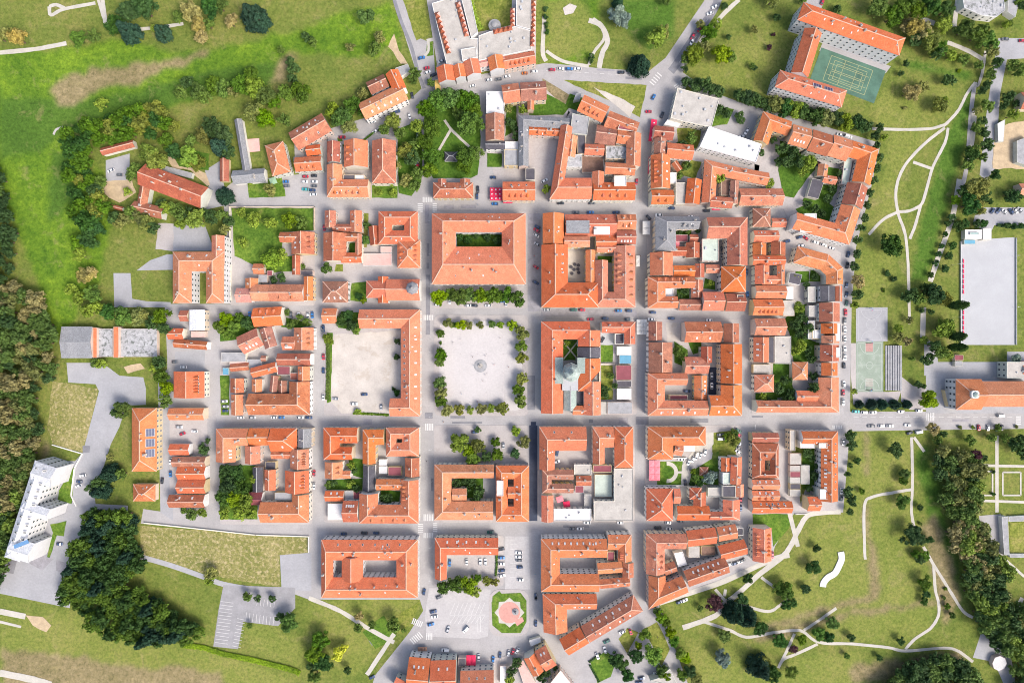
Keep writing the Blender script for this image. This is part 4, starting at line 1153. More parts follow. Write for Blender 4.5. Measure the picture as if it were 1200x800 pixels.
c = G(26.5, 636.5, 20); mb = MB(); mb.box((0,0,0), (9.5,2.4,.3), R(22)); o = mb.build('glazed_roof', M['bluewin'], wr); o.location = Vector((c.x, c.y, 21.2))-l
# solar arrays
so = root_by('three grey solar arrays'); l = Vector(so.location)
for py in (506.5, 518.5, 530.5):
    c = G(176.5, py, 10); o = link('solar_panel', ME_SOL, so); o.location = Vector((c.x, c.y, 10.35))-l; o.scale = (5.4,5.0,1); o.rotation_euler = (0, .62, 0)
sch = root_by('tall white school'); l = Vector(sch.location)
for px, py in ((957,101),(970.5,105)):
    c = G(px, py, 17); o = link('solar_panel', ME_SOL, sch); o.location = Vector((c.x, c.y, 17.9))-l; o.scale = (5.5,3.0,1); o.rotation_euler = Matrix.Rotation(R(-17),3,'Z').to_euler()
    o.rotation_euler = (R(-33), 0, R(-17))
th = next(r for r, c, i, b, l_ in ALL if b.startswith('in the block facing the side') and abs(r.location.x-G(692,264,8).x) < 3)
l = Vector(th.location); c = G(677, 266, 13); mb = MB(); mb.box((c.x-l.x, c.y-l.y, 13.2), (14.5,7.8,2.4)); 
mb.build('skylight', RM['g'], th)
c = G(705, 269, 12); mb = MB(); mb.box((c.x-l.x, c.y-l.y, 12.2), (10,6.3,1.8)); mb.build('roof_deck', FM['w'], th)
big = root_by('C-shaped house wrapping') if False else None
e1 = next(r for r, c, i, b, l_ in ALL if b.startswith('in the block facing the side') and i['wings'] == 3 and i['dorm'] == 0)
l = Vector(e1.location)
for k_ in range(6):
    c = G(675+k_*3.9, 339.3, 15); o = link('solar_panel', ME_SOL, e1); o.location = Vector((c.x, c.y, 15.3))-l; o.scale = (1.9,1.5,1); o.rotation_euler = (R(-34), 0, 0)
# lantern on the station hall
st = root_by('white roof lantern'); l = Vector(st.location)
c = G(1141.5, 462, 17); mb = MB(); mb.prism([(c.x-l.x+a*2.4, c.y-l.y+b*2.4) for a, b in ((-.6,-1),(.6,-1),(1,-.6),(1,.6),(.6,1),(-.6,1),(-1,.6),(-1,-.6))], 13, 18.3); mb.build('lantern', M['white_wall'], st)
mb = MB(); mb.lathe((c.x-l.x, c.y-l.y, 18.3), [(1.9,0),(1.4,.6),(.2,1.4)], 8); mb.build('lantern_cap', RM['t'], st)
# saw-tooth rows on the shopping hall
hl = root_by('shopping hall'); l = Vector(hl.location)
mb = MB(); mb.face([(-1,-1,0),(1,-1,0),(0,-.2,1)]); mb.face([(1,1,0),(-1,1,0),(0,-.2,1)]); mb.face([(1,-1,0),(1,1,0),(0,-.2,1)], 1); mb.face([(-1,1,0),(-1,-1,0),(0,-.2,1)])
ME_SAW = unit_mesh('roof_light', mb, [RM['r'], FM['p']])
for (x0, y0, x1, y1, n) in ((511.5,14,526,62,8),(536,2,547,42,7),(600.5,9,600.5,30,4),(625.5,0,624,54,9),(578,37,600,32,4)):
    ang = math.atan2(-(y1-y0), x1-x0)+math.pi/2
    for k_ in range(n):
        t_ = (k_+.5)/n; c = G(x0+(x1-x0)*t_, y0+(y1-y0)*t_, 10); o = link('roof_light', ME_SAW, hl); o.location = Vector((c.x, c.y, 9.35))-l; o.scale = (1.6, math.hypot(x1-x0, y1-y0)*S/n/2, 2.2); o.rotation_euler.z = ang
c = G(579.5, 27.5, 6); gl = empty('glass_pavilion', (c.x, c.y, 0)); tag(gl, 'round glass-roofed pavilion in the lawn court of the shopping hall', 'pavilion')
mb = MB(); mb.lathe((0,0,0), [(3.6,0),(3.6,3.2)], 20); mb.build('wall', M['metal'], gl)
mb = MB(); mb.lathe((0,0,3.2), [(4.0,0),(3.9,.3),(2.2,.9),(2.0,1.5),(.6,2.1),(.1,2.2)], 20); mb.build('roof', FM['g'], gl)
# ---- labels for the ordinary houses
groups = {}
for r, cc, info, blk, lab in ALL:
    if lab: tag(r, lab, {'hut':'kiosk','hall':'hall','ruin':'ruin','barn':'barn','kiosk':'kiosk','gazebo':'gazebo','school':'school','monastery':'monastery','palace':'palace','pavilion':'pavilion'}.get(r.name.split('.')[0], 'building')); continue
    sw = size_word(info); ex = ''
    if info['dorm'] > 2 and len(blk.split()) < 9: ex = ' with dormers'
    elif info['sky'] > 2 and len(blk.split()) < 8: ex = ' with roof windows'
    groups.setdefault((CN[cc], sw, ex, blk), []).append((info['len'], r))
for (cn, sw, ex, blk), lst in groups.items():
    lst.sort(key=lambda t: -t[0]); n = len(lst)
    for i, (_, r) in enumerate(lst):
        pre = '' if n == 1 else 'largest ' if i == 0 else 'smallest ' if i == n-1 else 'second-largest ' if i == 1 else 'mid-sized '
        cat = 'shed' if ('shed' in sw or 'outb' in sw) else 'building' if 'flat' in sw else 'house'
        tag(r, f'{pre}{cn} roofed {sw}{ex} {blk}' if 'flat' not in sw else f'{pre}{sw} with {cn} roof {blk}', cat, 'houses '+blk if cat == 'house' else cat+'s '+blk)
# ---------------------------------------------------------------- trees
LK = 1.5
def leafmat(name, c, c2):
    m, nt, bs = newmat(name); P = pos(nt)
    oi = nt.nodes.new('ShaderNodeObjectInfo')
    col = ramp(nt, noise(nt, P, .9, 5, .8), [(.34, mul(c, LK*.62)), (.66, mul(c2, LK*1.25))])
    col = mix(nt, col, ramp(nt, noise(nt, P, .11, 3, .6), [(.3, (.62,.66,.7)), (.7, (1.25,1.2,1.0))]), 1.0, 'MULTIPLY')
    col = hsv(nt, col, oi.outputs['Random'], .018, .12, .22)
    nt.links.new(col, bs.inputs['Base Color']); bs.inputs['Roughness'].default_value = .7; bs.inputs['Specular IOR Level'].default_value = .2
    tr = nt.nodes.new('ShaderNodeBsdfTranslucent'); nt.links.new(col, tr.inputs[0]); mx = nt.nodes.new('ShaderNodeMixShader'); mx.inputs[0].default_value = .22
    out = nt.nodes['Material Output']; nt.links.new(bs.outputs[0], mx.inputs[1]); nt.links.new(tr.outputs[0], mx.inputs[2]); nt.links.new(mx.outputs[0], out.inputs[0])
    return m
LEAF = {'g': leafmat('leaf_green', (.040,.085,.013), (.085,.150,.022)), 'd': leafmat('leaf_dark', (.020,.055,.016), (.042,.090,.022)), 'l': leafmat('leaf_lime', (.075,.135,.010), (.150,.225,.018)),
        'y': leafmat('leaf_olive', (.085,.110,.022), (.170,.185,.050)), 'c': leafmat('leaf_conifer', (.012,.036,.026), (.026,.062,.040)), 'e': leafmat('leaf_ochre', (.15,.14,.045), (.27,.235,.09)),
        'u': leafmat('leaf_purple', (.035,.014,.022), (.07,.025,.035)), 'b': leafmat('leaf_bluegreen', (.10,.15,.13), (.16,.21,.19)), 'h': leafmat('leaf_hedge', (.10,.20,.012), (.19,.31,.02)), 'n': leafmat('leaf_neon', (.22,.27,.01), (.36,.40,.02))}
LW = {'g':'mid green','d':'dark green','l':'lime green','y':'olive green','c':'dark bluish conifer','e':'ochre yellow','u':'purple-leaved','b':'pale blue-green','n':'bright yellow'}
def crown_arrays(seed, kind, dens=1.4):
    g = np.random.default_rng(seed); V = []; F = []
    def add(c, nrm, size, n):
        nonlocal V, F
        nrm = nrm/np.linalg.norm(nrm, axis=1, keepdims=True)
        t = np.cross(nrm, g.normal(size=(n, 3))); t /= np.linalg.norm(t, axis=1, keepdims=True); b = np.cross(nrm, t)
        s = size[:, None]; base = sum(len(a) for a in V)
        q = np.stack([c-t*s-b*s*.7, c+t*s-b*s*.7, c+t*s*.75+b*s*.8, c-t*s*.75+b*s*.8], 1).reshape(-1, 3)
        V.append(q); F.append((np.arange(n*4)+base).reshape(n, 4))
    clumps = []
    if kind == 'round':
        clumps.append((np.array([0,0,.95]), .50))
        for i in range(24):
            a = g.uniform(0, 2*np.pi); r = .78*np.sqrt(g.uniform(.02, 1)); z = .9+(.62*np.sqrt(max(0, 1-r*r))*g.uniform(.1, 1.25))-.15*r
            clumps.append((np.array([r*np.cos(a)*g.uniform(.85, 1.12), r*np.sin(a)*g.uniform(.85, 1.12), z]), g.uniform(.17, .34)))
    elif kind == 'cone':
        for z in np.linspace(.35, 2.4, 9):
            R_ = .95*(1-(z-.35)/2.3)+.08; k = max(3, int(9*R_))
            for i in range(k):
                a = 2*np.pi*i/k+g.uniform(0, .6); r = R_*g.uniform(.6, .8); clumps.append((np.array([r*np.cos(a), r*np.sin(a), z-.1*r]), .24*R_+.1))
    elif kind == 'poplar':
        for z in np.linspace(.5, 4.4, 16):
            R_ = .62*np.sin(np.pi*(z-.2)/4.6)+.12
            for i in range(3):
                a = g.uniform(0, 2*np.pi); clumps.append((np.array([R_*.5*np.cos(a), R_*.5*np.sin(a), z]), R_*.75))
    else:   # shrub
        for i in range(9):
            a = g.uniform(0, 2*np.pi); r = .62*np.sqrt(g.uniform(0, 1)); clumps.append((np.array([r*np.cos(a), r*np.sin(a), .32+.25*g.uniform()]), g.uniform(.3, .42)))
    for c, r in clumps:
        n = int((46*(r/.3)**1.3+10)*dens)
        d = g.normal(size=(n, 3)); d /= np.linalg.norm(d, axis=1, keepdims=True); d[:, 2] = np.where(d[:, 2] < -.35, -d[:, 2], d[:, 2])
        rad = r*g.uniform(.72, 1.12, n)
        add(c+d*rad[:, None], d+g.normal(size=(n, 3))*.55, g.uniform(.040, .085, n)*(1.3 if dens < 1 else 1), n)
        # inner mass of the clump, so that the crown is not see-through
        th = np.arange(6)*np.pi/3; base = sum(len(a) for a in V); rr = r*.64
        ring = [np.array([c+np.array([rr*np.cos(t)*k, rr*np.sin(t)*k, rr*zz]) for t in th]) for k, zz in ((.6,-.75),(1,0),(.65,.7))]
        top = c+np.array([0,0,rr*.98]); V.append(np.concatenate(ring+[[top, top]]))
        fs = []
        for k in range(2):
            for i in range(6): fs.append((base+k*6+i, base+k*6+(i+1) % 6, base+(k+1)*6+(i+1) % 6, base+(k+1)*6+i))
        for i in range(0, 6, 2): fs.append((base+12+i, base+12+(i+1) % 6, base+12+(i+2) % 6, base+18))
        F.append(np.array(fs))
    return np.concatenate(V), np.concatenate(F)
def np_mesh(name, V, F, mat):
    me = bpy.data.meshes.new(name); me.vertices.add(len(V)); me.vertices.foreach_set('co', V.astype(np.float32).ravel())
    me.loops.add(F.size); me.loops.foreach_set('vertex_index', F.astype(np.int32).ravel()); me.polygons.add(len(F))
    me.polygons.foreach_set('loop_start', np.arange(0, F.size, 4, dtype=np.int32)); me.polygons.foreach_set('loop_total', np.full(len(F), 4, np.int32))
    me.materials.append(mat); me.update(); return me
CR = {k: [crown_arrays(100+7*i+len(k), k) for i in range(n)] for k, n in (('round', 6), ('cone', 3), ('poplar', 2), ('shrub', 4))}
CRL = {k: [crown_arrays(300+7*i+len(k), k, .55) for i in range(n)] for k, n in (('round', 8), ('cone', 3))}
CRM = {k: [np_mesh('crown', V, F, LEAF['g']) for V, F in l] for k, l in CR.items()}
def trunk_mesh(h, r):
    mb = MB(); mb.lathe((0,0,-.3), [(r*1.5,0),(r,.5),(r*.7,h*.6),(r*.3,h)], 7)
    for i in range(5):
        a = i*1.26; b = Vector((0,0,h*.55)); e = Vector((math.cos(a)*.55, math.sin(a)*.55, h*.95)); t = Vector((-math.sin(a), math.cos(a), 0))*r*.35
        mb.face([b-t, b+t, e+t*.4, e-t*.4]); u = Vector((0,0,r*.35)); mb.face([b-u, b+u, e+u*.4, e-u*.4])
    return unit_mesh('trunk', mb, [M['bark']])
TRM = {'round': trunk_mesh(1.05, .075), 'cone': trunk_mesh(2.2, .06), 'poplar': trunk_mesh(3.8, .09), 'shrub': trunk_mesh(.4, .05)}
NT = [0]
def make_tree(x, y, r, c='g', where='', kind=None, group=None):
    kind = kind or ('cone' if c == 'c' else 'shrub' if r < 3.2 else 'round')
    NT[0] += 1; rr = r*S*1.06
    zc = {'round':1.0,'cone':.9,'poplar':2.4,'shrub':.3}[kind]*rr
    b = G(x, y, zc); b.z = 0
    nm = {'round':'tree','cone':'conifer','poplar':'poplar','shrub':'shrub'}[kind]
    t = empty(nm, (b.x, b.y, gz(600+b.x/S, 400-b.y/S))); t.scale = (rr*random.uniform(.93,1.07), rr*random.uniform(.93,1.07), rr*random.uniform(.85, 1.15)); t.rotation_euler.z = random.uniform(0, 6.28)
    if kind == 'poplar': t.scale.z *= 1.35
    link('crown', random.choice(CRM[kind]), t, LEAF[c]); link('trunk', TRM[kind], t)
    adj = ('small ' if r < 4.5 else 'large ' if r > 10 else '')
    tag(t, f'{adj}{LW[c]} {"poplar" if kind == "poplar" else "shrub" if kind == "shrub" else "conifer tree" if kind == "cone" and c != "c" else "tree"} {where}', 'shrub' if kind == 'shrub' else 'tree', group or ('trees '+where))
    return t
PENDING = []
def tree(x, y, r, c='g', where='', kind=None, group=None): PENDING.append((x, y, r, c, where, kind or ('cone' if c == 'c' else 'shrub' if r < 3.2 else 'round')))
def trees(txt, where, c0='g'):
    for q in txt.split():
        a = q.split(','); c = a[3] if len(a) > 3 else c0; kind = None
        if c[-1] == 'P': kind = 'poplar'; c = c[:-1]
        if c[-1] == 'S': kind = 'shrub'; c = c[:-1]
        tree(float(a[0]), float(a[1]), float(a[2]), c, where, kind)
trees('524.7,378.7,6,y 532,381,4 540,381,7,l 550,381,5,y 563,381,5,y 576.5,380,4.6 586,381,4.6,l 600,381,6.8,l 611,390,9,y 610.5,406,7.6 611.5,419,7,y 516,391,5.5 516,401.5,2.4 516.6,416,8 516,424,6.5 516,449,8 517.5,459,8,y 516,469.5,7.6 524,480,7.5,y 538.5,480,7,y 551,480.5,5,l 564,478.6,7,y 576,478,5.6,l 589,478.6,7.6,y 612,443.6,7.6,y 608,457.5,8 610.5,470.5,7.6,l', 'in the ring of trees around the open square')
trees('515,349,10,l 527,346,8 539,347,11 553,346,9 564,346,10,l 577,346,11 594,346,10 607,351,10', 'in the row along the orange palace', 'g')
trees('538,278,5 548,282,5 558,277,4 571,278,5 582,282,5', 'inside the courtyard of the orange palace', 'd')
trees('538.6,518,12,l 549,528,8,l 555,538,9,l 560,522,9,y 570,534,7,d 582,532,8 581,517.6,6 605,505,6,l 614,518,8,y 603,531,6,d 560,503,4,d', 'in the small square facing the tree-ringed one')
trees('535,566,6 545,563,5 552,564,7 561,574,8 557,584,7 548,572,5', 'filling the courtyard beside the dark asphalt lane', 'd')
trees('520,686,9 536,683,10 547,684,11,l 558,677,6 557,693,6.5,l 571,680,6,y 580,681,5,y', 'between the small yard and the striped car park')
trees('500,128,11 512,119,13 528,115,13 545,118,13 556,128,11 551,146,14 538,137,8 508,150,12 500,166,11 506,184,12 548,184,12 557,180,9 543,194,10 504,199,10 488,150,9,l 489,170,9 490,204,8 535,123,9', 'of the shady triangular park')
trees('460,143,10,y 452,153,7 470,158,9 475,178,11,y 464,195,8,y 483,186,9,d 476,213,9,y 486,218,8 458,213,6,l 444,226,5,l 461,226,5,l', 'in the garden beside the gabled town house')
trees('400,138,12 415,125,11 390,130,10,l 408,148,10,y 425,110,8,y 440,60,8 430,20,10 445,45,8,y 410,55,7,y 487,88,8 485,95,6 505,97,6', 'on the slope of the green earthworks')
trees('285,100,12 300,105,13,l 312,113,12 295,90,10 320,118,10 300,132,13,y 310,140,12,l 335,110,10 345,95,8,d 352,108,12 340,72,6,d 345,82,7,d 330,60,5 356,115,8 335,143,8 362,46,6,d 368,52,6 358,42,5,d 275,108,8,y 262,105,11 250,100,10 232,108,10 212,110,9 222,98,8,d 240,115,9', 'in the belt of trees along the old moat', 'g')
trees('150,15,12,d 138,30,12,d 152,38,12,c 170,12,14,d 190,38,9,c 185,35,7,l 92,45,10 110,43,9 0,45,9,y 22,46,10,e 12,40,8,y 225,15,12,e 232,28,10,e 236,45,9,e 247,10,12,d 258,8,10,g 272,28,8,e 295,18,14,c 305,25,10,c 210,20,8 245,30,8 120,122,9,l 275,22,7,e', 'near the park path above the green earthworks')
trees('262,229,10,c 317,224,8,y 293,214,4,l 240,250,8,d 232,258,12,l 222,250,8,d 250,255,9,d 262,252,8 268,260,8,d 265,270,7,y 215,252,9 212,262,8,l 205,245,9 195,245,9,l 190,240,8,d 158,250,9 150,258,9,y 165,256,10,y 172,262,10,y 180,268,9,d 135,255,9,d 140,262,8,y 120,215,8 115,225,9,d 155,208,6 150,225,6,l 185,188,13,y 175,178,11,l 160,200,9 222,184,13,l 232,192,10,y 205,178,10,d 195,165,10 250,150,12,d 262,158,12,d 258,172,11,c 268,178,9,d 240,160,11,y 228,165,9', 'around the rust-red barn')
trees('100,322,10,e 108,320,8,e 110,345,10 115,360,9,l 105,365,9,l 95,350,9,l 85,340,8,l 130,365,10,d 145,370,11 160,372,10,y 170,370,9,y 180,378,9,d 190,370,10 195,385,8,d 95,300,9,l 90,285,10 105,280,11,d 112,268,10,d', 'between the meadow and the roofless ruin')
trees('190,440,10 195,455,10,l 190,425,9,d 182,430,8,l 195,470,9 120,427,7,l 112,425,6 145,480,10 135,484,7,d 128,555,10,c 120,562,9,d 118,575,10,c 108,572,7,d 145,555,7 130,535,6,y', 'beside the grey drive', 'g')
trees('265,375,9,l 275,383,8,l 258,383,8 290,378,8,d 296,384,6,d 268,392,7,l 280,372,6', 'in the crowded block beside the gravel car park')
trees('337,366,4 345,378,6 352,372,5 360,378,6 340,382,5', 'behind the parked cars on the corner', 'g')
trees('265,552,10,d 278,556,11,d 270,568,11,d 285,570,10,d 262,582,10,d 276,585,10,l 290,585,9,l 298,560,6,l 265,600,8,l 282,600,9,l 294,600,8,l', 'in the overgrown tree garden', 'd')
trees('238,525,8,d 244,516,4,d 225,602,8 238,600,6,l 216,597,5', 'beside the row of narrow houses')
trees('355,312,4 348,276,5 320,303,13,l 330,298,9,l 321,328,5,d 330,325,6,d 285,250,7,l 300,258,9,l 318,262,9,l 340,258,10,l 355,262,9 285,285,7,l', 'in the walled meadow garden')
trees('383,315,7 400,375,8,d 412,380,7,d 408,370,7,d 418,388,5,l 384,397,6,l 388,400,4,l 419,482,4,l 466,400,4,d 465,418,4,d 465,460,4,d 462,455,3,d 428,282,6 430,265,5 421,347,5,d 426,352,4,l', 'by the gravel car park and its church lane')
trees('385,568,5 392,566,5,d 412,545,6,l 415,550,5,d 412,566,6,l 418,572,5,d 455,583,6,d 448,582,5,d 430,568,4,d', 'in the inner gardens behind the slate shed')
trees('715,440,5 709,455,6,d 708,462,6,d 720,452,4,d 665,402,4,l', 'in the walled garden beside the domed church')
trees('793,412,6 800,418,7 796,408,5 803,340,6,d 796,272,4,d 806,272,4 817,271,4,d 833,332,5,l 795,348,5,d', 'in the inner courtyards by the slate house')
trees('842,210,8,l 803,195,7 795,205,6 800,170,8,d 810,160,9 841,129,8,d 850,133,7,d 866,135,6,d 868,141,5,d 900,215,7,l 640,222,6,l 605,157,8,d 598,145,8,d 612,130,6,l 596,128,6,y 588,140,5', 'in the yards behind the red shop canopies')
trees('916,175,9,d 928,180,9,d 935,190,8,d 945,192,9,l 922,190,8 940,202,7,l 958,192,4,u 912,190,6,d 975,222,6 985,205,6 970,233,6,d 988,230,5,d 945,240,6,d 955,245,6,d 962,250,6,d 890,180,5 905,165,5', 'in the gardens of the slanted block', 'd')
trees('940,372,8 930,382,8,d 938,392,8 945,385,7,d 935,405,8,l 945,410,7 930,412,7,l 950,420,6,d 920,445,7 912,455,8 925,462,8,d 918,468,6,d 950,455,8 947,465,6,d 893,464,5,l 935,360,7,l 945,335,5 955,325,5,d 932,325,5,y 900,468,4,d 952,440,6,d', 'in the garden block beside the basketball court', 'd')
trees('830,560,8,b 836,556,6,b 815,560,5 812,552,4,l 858,515,8,y 852,512,6,l 860,507,5 820,565,5,d 811,567,4,d', 'on the lawn by the round garden')
trees('944,530,6,d 950,536,5,d 954,556,6,d 948,572,5,d 956,545,4,d', 'inside the block by the serpentine wall', 'd')
trees('995,510,8,d 998,522,7,d 994,575,8,d 996,585,7,d 994,598,5,d 996,545,4,d 992,555,4', 'along the lane beside the orange row', 'd')
trees('805,97,7,d 815,100,9,d 825,102,9 835,105,9,d 842,108,8,d 866,112,9,d 875,115,10 885,118,9,d 900,122,10,d 908,122,10,y 920,126,11 932,130,11,l 945,132,11 955,136,10,d 968,138,11,y 980,140,10,d 992,143,11,l 1004,146,10,d 1013,150,8,d', 'in the row between the school and the slanted block', 'd')
trees('812,65,12,l 823,58,9,y 830,40,10 838,30,8,l 845,65,11,l 855,68,8 820,30,6,y 802,82,5,d 803,70,7 848,8,5,d 910,22,5,d 906,41,3,u 901,56,4,u 853,44,4,d 880,78,4 884,80,4,d 883,36,5,y 905,0,10,y 980,12,6,d 940,3,5', 'on the lawn beside the school')
trees('724,18,12,b 730,25,10,b 768,45,13,l 776,40,9,y 750,76,12,c 693,68,5,d 692,72,4,d 724,2,6,c 640,20,4,dS 640,30,4,dS 640,12,4,dS 640,38,4,dS 780,2,6', 'on the lawn by the bending road')
trees('1028,10,12 1045,20,12 1060,8,12 1075,15,11 1090,8,12,d 1108,12,11,d 1070,32,11,e 1080,38,11,e 1062,30,9,e 1105,28,10,l 1090,48,12,y 1100,58,10 1072,48,8,d 1130,35,12 1145,42,12 1158,50,11 1160,60,9,y 1130,70,8 1145,78,6 1115,65,8,l 1095,65,8,d', 'in the grove behind the school', 'g')
trees('1070,108,11,e 1082,102,9,y 1062,110,8,e 1100,125,10,y 1105,120,7,l 1108,95,7,d 1060,75,5,d 1055,87,4,d 1115,95,6,d 1060,127,3 1125,68,5,l 1124,84,3,l', 'on the meadow beside the school', 'y')
trees('1165,75,7,d 1160,88,7 1155,100,6,d 1148,108,6,d 1155,125,8 1145,130,7,y 1150,143,6,d 1142,150,7 1152,155,7,d 1155,170,8,d 1138,182,10,d 1135,195,8 1150,185,6 1185,78,8 1192,85,8 1180,115,8,d 1175,125,6,d 1184,136,7,l 1190,122,5,d 1178,30,6,l 1196,8,6,d 1182,28,5 1140,175,7 1190,5,6', 'along the avenue by the building site')
trees('1142,220,13,y 1135,240,12 1145,245,10,y 1130,225,9,d 1150,230,9,d 1118,235,6,l 1122,265,7 1130,262,6,d 1110,262,4,d 1107,275,3.5,d 1103,288,3.5,d 1099,298,4,d 1096,308,4,d 1090,322,4,d 1115,288,5 1112,300,5,d 1106,315,5,d 1095,345,12,d 1105,350,9,y 1085,340,8,d 1115,255,5,d 1180,228,6,d 1188,230,9 1160,236,4,d 1145,262,5,d 1152,262,5,d 1180,264,4,d 1188,265,4,d 1196,264,4,d 1165,205,6', 'along the straight avenue to the ice rink', 'd')
trees('1118,358,6,dP 1120,394,6,dP 1118,407,6,dP', 'beside the ice rink')
trees('1105,385,12,l 1112,380,8 1083,398,6,l 1098,412,9 1085,420,8,d 1092,405,8,d 1080,363,4,d 1090,365,4,d 1110,415,6,l 1188,420,6,b 1067,345,9,d 1075,350,8 1060,348,8,d 1052,395,7,y 1062,400,6,e 1050,385,6,l 1065,375,5,y 1043,287,13,d 1040,320,5,dS 1046,326,5,dS 1035,340,3 1004,330,9,e 1003,345,7,d 1000,358,5,l 1067,420,4 1075,450,5,d 1087,467,11,l 1000,458,4,l 1083,453,3,d', 'around the basketball court')
trees('1008,474,5,c 1023,474,6,c 1035,474,6,c 1049,474,6,c 1064,474,5,c', 'in the clipped row by the main road')
trees('1024,160,6,d 1026,172,6,d 1030,185,6,d 1025,198,6,d 1022,212,6,d 1018,226,6 1015,240,6,d 1012,255,6,d 1008,268,6 1004,282,6,d 1003,298,6 1000,312,6,d 1030,150,6,d 1035,162,5,l', 'in the hedge of trees along the slanted block', 'd')
trees('1090,502,8,e 1098,515,6 1105,508,5,d 1100,508,3,d 1125,500,3,y 1168,500,5 1140,500,3,l 1190,500,3,y 1141,533,7,u 1150,537,6,d 1160,512,6 1135,515,7 1175,512,6 1188,520,9,d 1196,530,8,d 1195,515,8,d 1160,512,5 1163,552,3,d 1163,579,3,d', 'in the formal garden by the main road')
trees('1047,527,9,d 1060,555,7 1058,562,6 1057,588,9 1078,594,4,d 1004,540,5,d 1010,575,4 1068,627,12,d 1078,632,7,d 1088,632,5,d 1083,650,6 1078,655,6,d 1072,648,5 1083,682,8 1085,695,5,d 1083,704,5,d 1055,750,5,d 1115,720,4 1110,710,4 1105,700,3 1108,690,3 1078,613,3 1030,770,4,d', 'on the park meadow by the long path')
trees('837,706,10,u 876,677,6,d 870,701,7,d 860,718,12,c 876,724,12,c 890,735,9,d 849,744,8 920,692,11 912,688,8,l 944,690,6,d 952,665,9,d 956,642,5,d 921,708,7,d 930,706,5,d 975,729,8 960,742,9 970,745,7,d 938,748,6 914,750,9,d 930,760,5,u 845,768,9,b 848,775,7,b 890,782,13,c 905,788,10,d 895,775,8,y 926,785,8,l 997,746,5,d 992,768,4 820,712,4 803,770,7,l 808,785,8,d 815,795,8,y 800,790,7', 'among the winding park paths')
trees('774,722,7,l 780,728,6 785,740,7,l 790,750,7 797,765,7,l 755,743,8,l 748,755,5,l 766,765,11,l 745,768,9,d 722,772,9,d 728,776,8,d 735,790,8,d 775,785,8 780,790,7,l 770,715,5', 'in the triangular car park by the slanted house')
trees('463,729,9 474,738,4 437,731,6 420,734,6 421,720,6,e 397,764,9,n 404,758,6,n 376,750,11 370,765,11 380,775,10,d 366,780,8,d 340,728,11 328,722,6,d 248,672,8,y 246,680,7,l 294,732,4 290,697,7 303,700,5,d 320,700,5,d 370,790,8 408,784,5,d', 'on the lawn below the wide orange building')
trees('605,775,7,d 600,785,7 598,795,7,l 635,792,7,d 640,786,6 650,782,4,d', 'behind the houses by the pink round plaza', 'd')
KEEP = ('ring of trees', 'orange palace', 'small square', 'small yard', 'ice rink', 'clipped row', 'round garden', 'winding', 'triangular car park', 'long path', 'gravel car park')
MASS = ('belt of trees', 'around the rust', 'grove behind', 'hedge of trees', 'inner courtyards', 'overgrown', 'garden block', 'gardens of the slanted')
def prio(t): return (not any(k in t[4] for k in KEEP), any(k in t[4] for k in MASS) and t[2] < 10, -t[2])
PENDING.sort(key=prio); nround = 0; REST = []
for t in PENDING:
    if t[5] == 'round':
        nround += 1
        if nround > 298: REST.append(t); continue
    make_tree(*t)
# hedges
def hedge(pts, wpx, h, label, c='g'):
    P = [G(*p) for p in catmull(P_(pts), 8)]; g = np.random.default_rng(len(P)); V = []; 
    for a, b in zip(P, P[1:]):
        L = (b-a).length; n = max(6, int(L*26)); d = np.array((b-a).normalized()); nn = np.array((-d[1], d[0], 0))
        t = g.uniform(0, L, n)[:, None]; sd = g.uniform(-.5, .5, n)[:, None]*wpx*S; z = h*(1-.25*(2*np.abs(sd)/(wpx*S))**2)*g.uniform(.45, 1.08, (n, 1))
        c_ = np.array(a)+d*t+nn*sd+np.array([0,0,1])*z; u = g.normal(size=(n, 3))*[1,1,.35]; u /= np.linalg.norm(u, axis=1, keepdims=True); v = np.cross(u, g.normal(size=(n, 3))*[.35,.35,1]); v /= np.linalg.norm(v, axis=1, keepdims=True)
        s = g.uniform(.12, .3, (n, 1)); V.append(np.stack([c_-u*s-v*s, c_+u*s-v*s, c_+u*s+v*s, c_-u*s+v*s], 1).reshape(-1, 3))
        x0 = np.array(a); k = wpx*S*.4; V.append(np.array([x0-nn*k+[0,0,h*.6], np.array(b)-nn*k+[0,0,h*.6], np.array(b)+nn*k+[0,0,h*.6], x0+nn*k+[0,0,h*.6]]))
        for q in (-1, 1): V.append(np.array([x0+nn*k*q, np.array(b)+nn*k*q, np.array(b)+nn*k*q+[0,0,h*.6], x0+nn*k*q+[0,0,h*.6]]))
    V = np.concatenate(V); base = V.mean(0); base[2] = 0; o = link('hedge', np_mesh('hedge', V-base, np.arange(len(V)).reshape(-1, 4), LEAF[c])); o.location = base
    tag(o, label, 'hedge')
hedge('215,755 240,758 262,765 300,773 340,783 352,788', 6.5, 1.6, 'long bright lime hedge along the field below the striped car park', 'h')
hedge('398,178 420,168 440,155 470,140'.replace('398,178','392,172'), 2, 1.2, 'clipped hedge along the road past the gabled houses')
hedge('384,395 385,430 384,468', 4.5, 1.6, 'rough green hedge along the lane side of the gravel car park', 'g')
hedge('414,484 440,485 456,486', 2.5, 1.2, 'low hedge along the street side of the gravel car park', 'g')
hedge('552,0 556,20 564,36', 7, 2.4, 'bright lime hedge inside the shopping hall court', 'h')
hedge('690,775 704,765', 2, 1, 'dark hedge edging the mown patch by the slanted house', 'd')
hedge('691,778 702,798', 2, 1, 'second dark hedge edging the mown patch by the slanted house', 'd')
hedge('1168,264 1190,266 1206,266', 4, 1.5, 'dark hedge between the car park and the ice rink', 'd')
hedge('622,641 622,660 621,674'.replace('62','58'), 2.5, 1.2, 'hedge closing the small yard beside the parked cars', 'g')
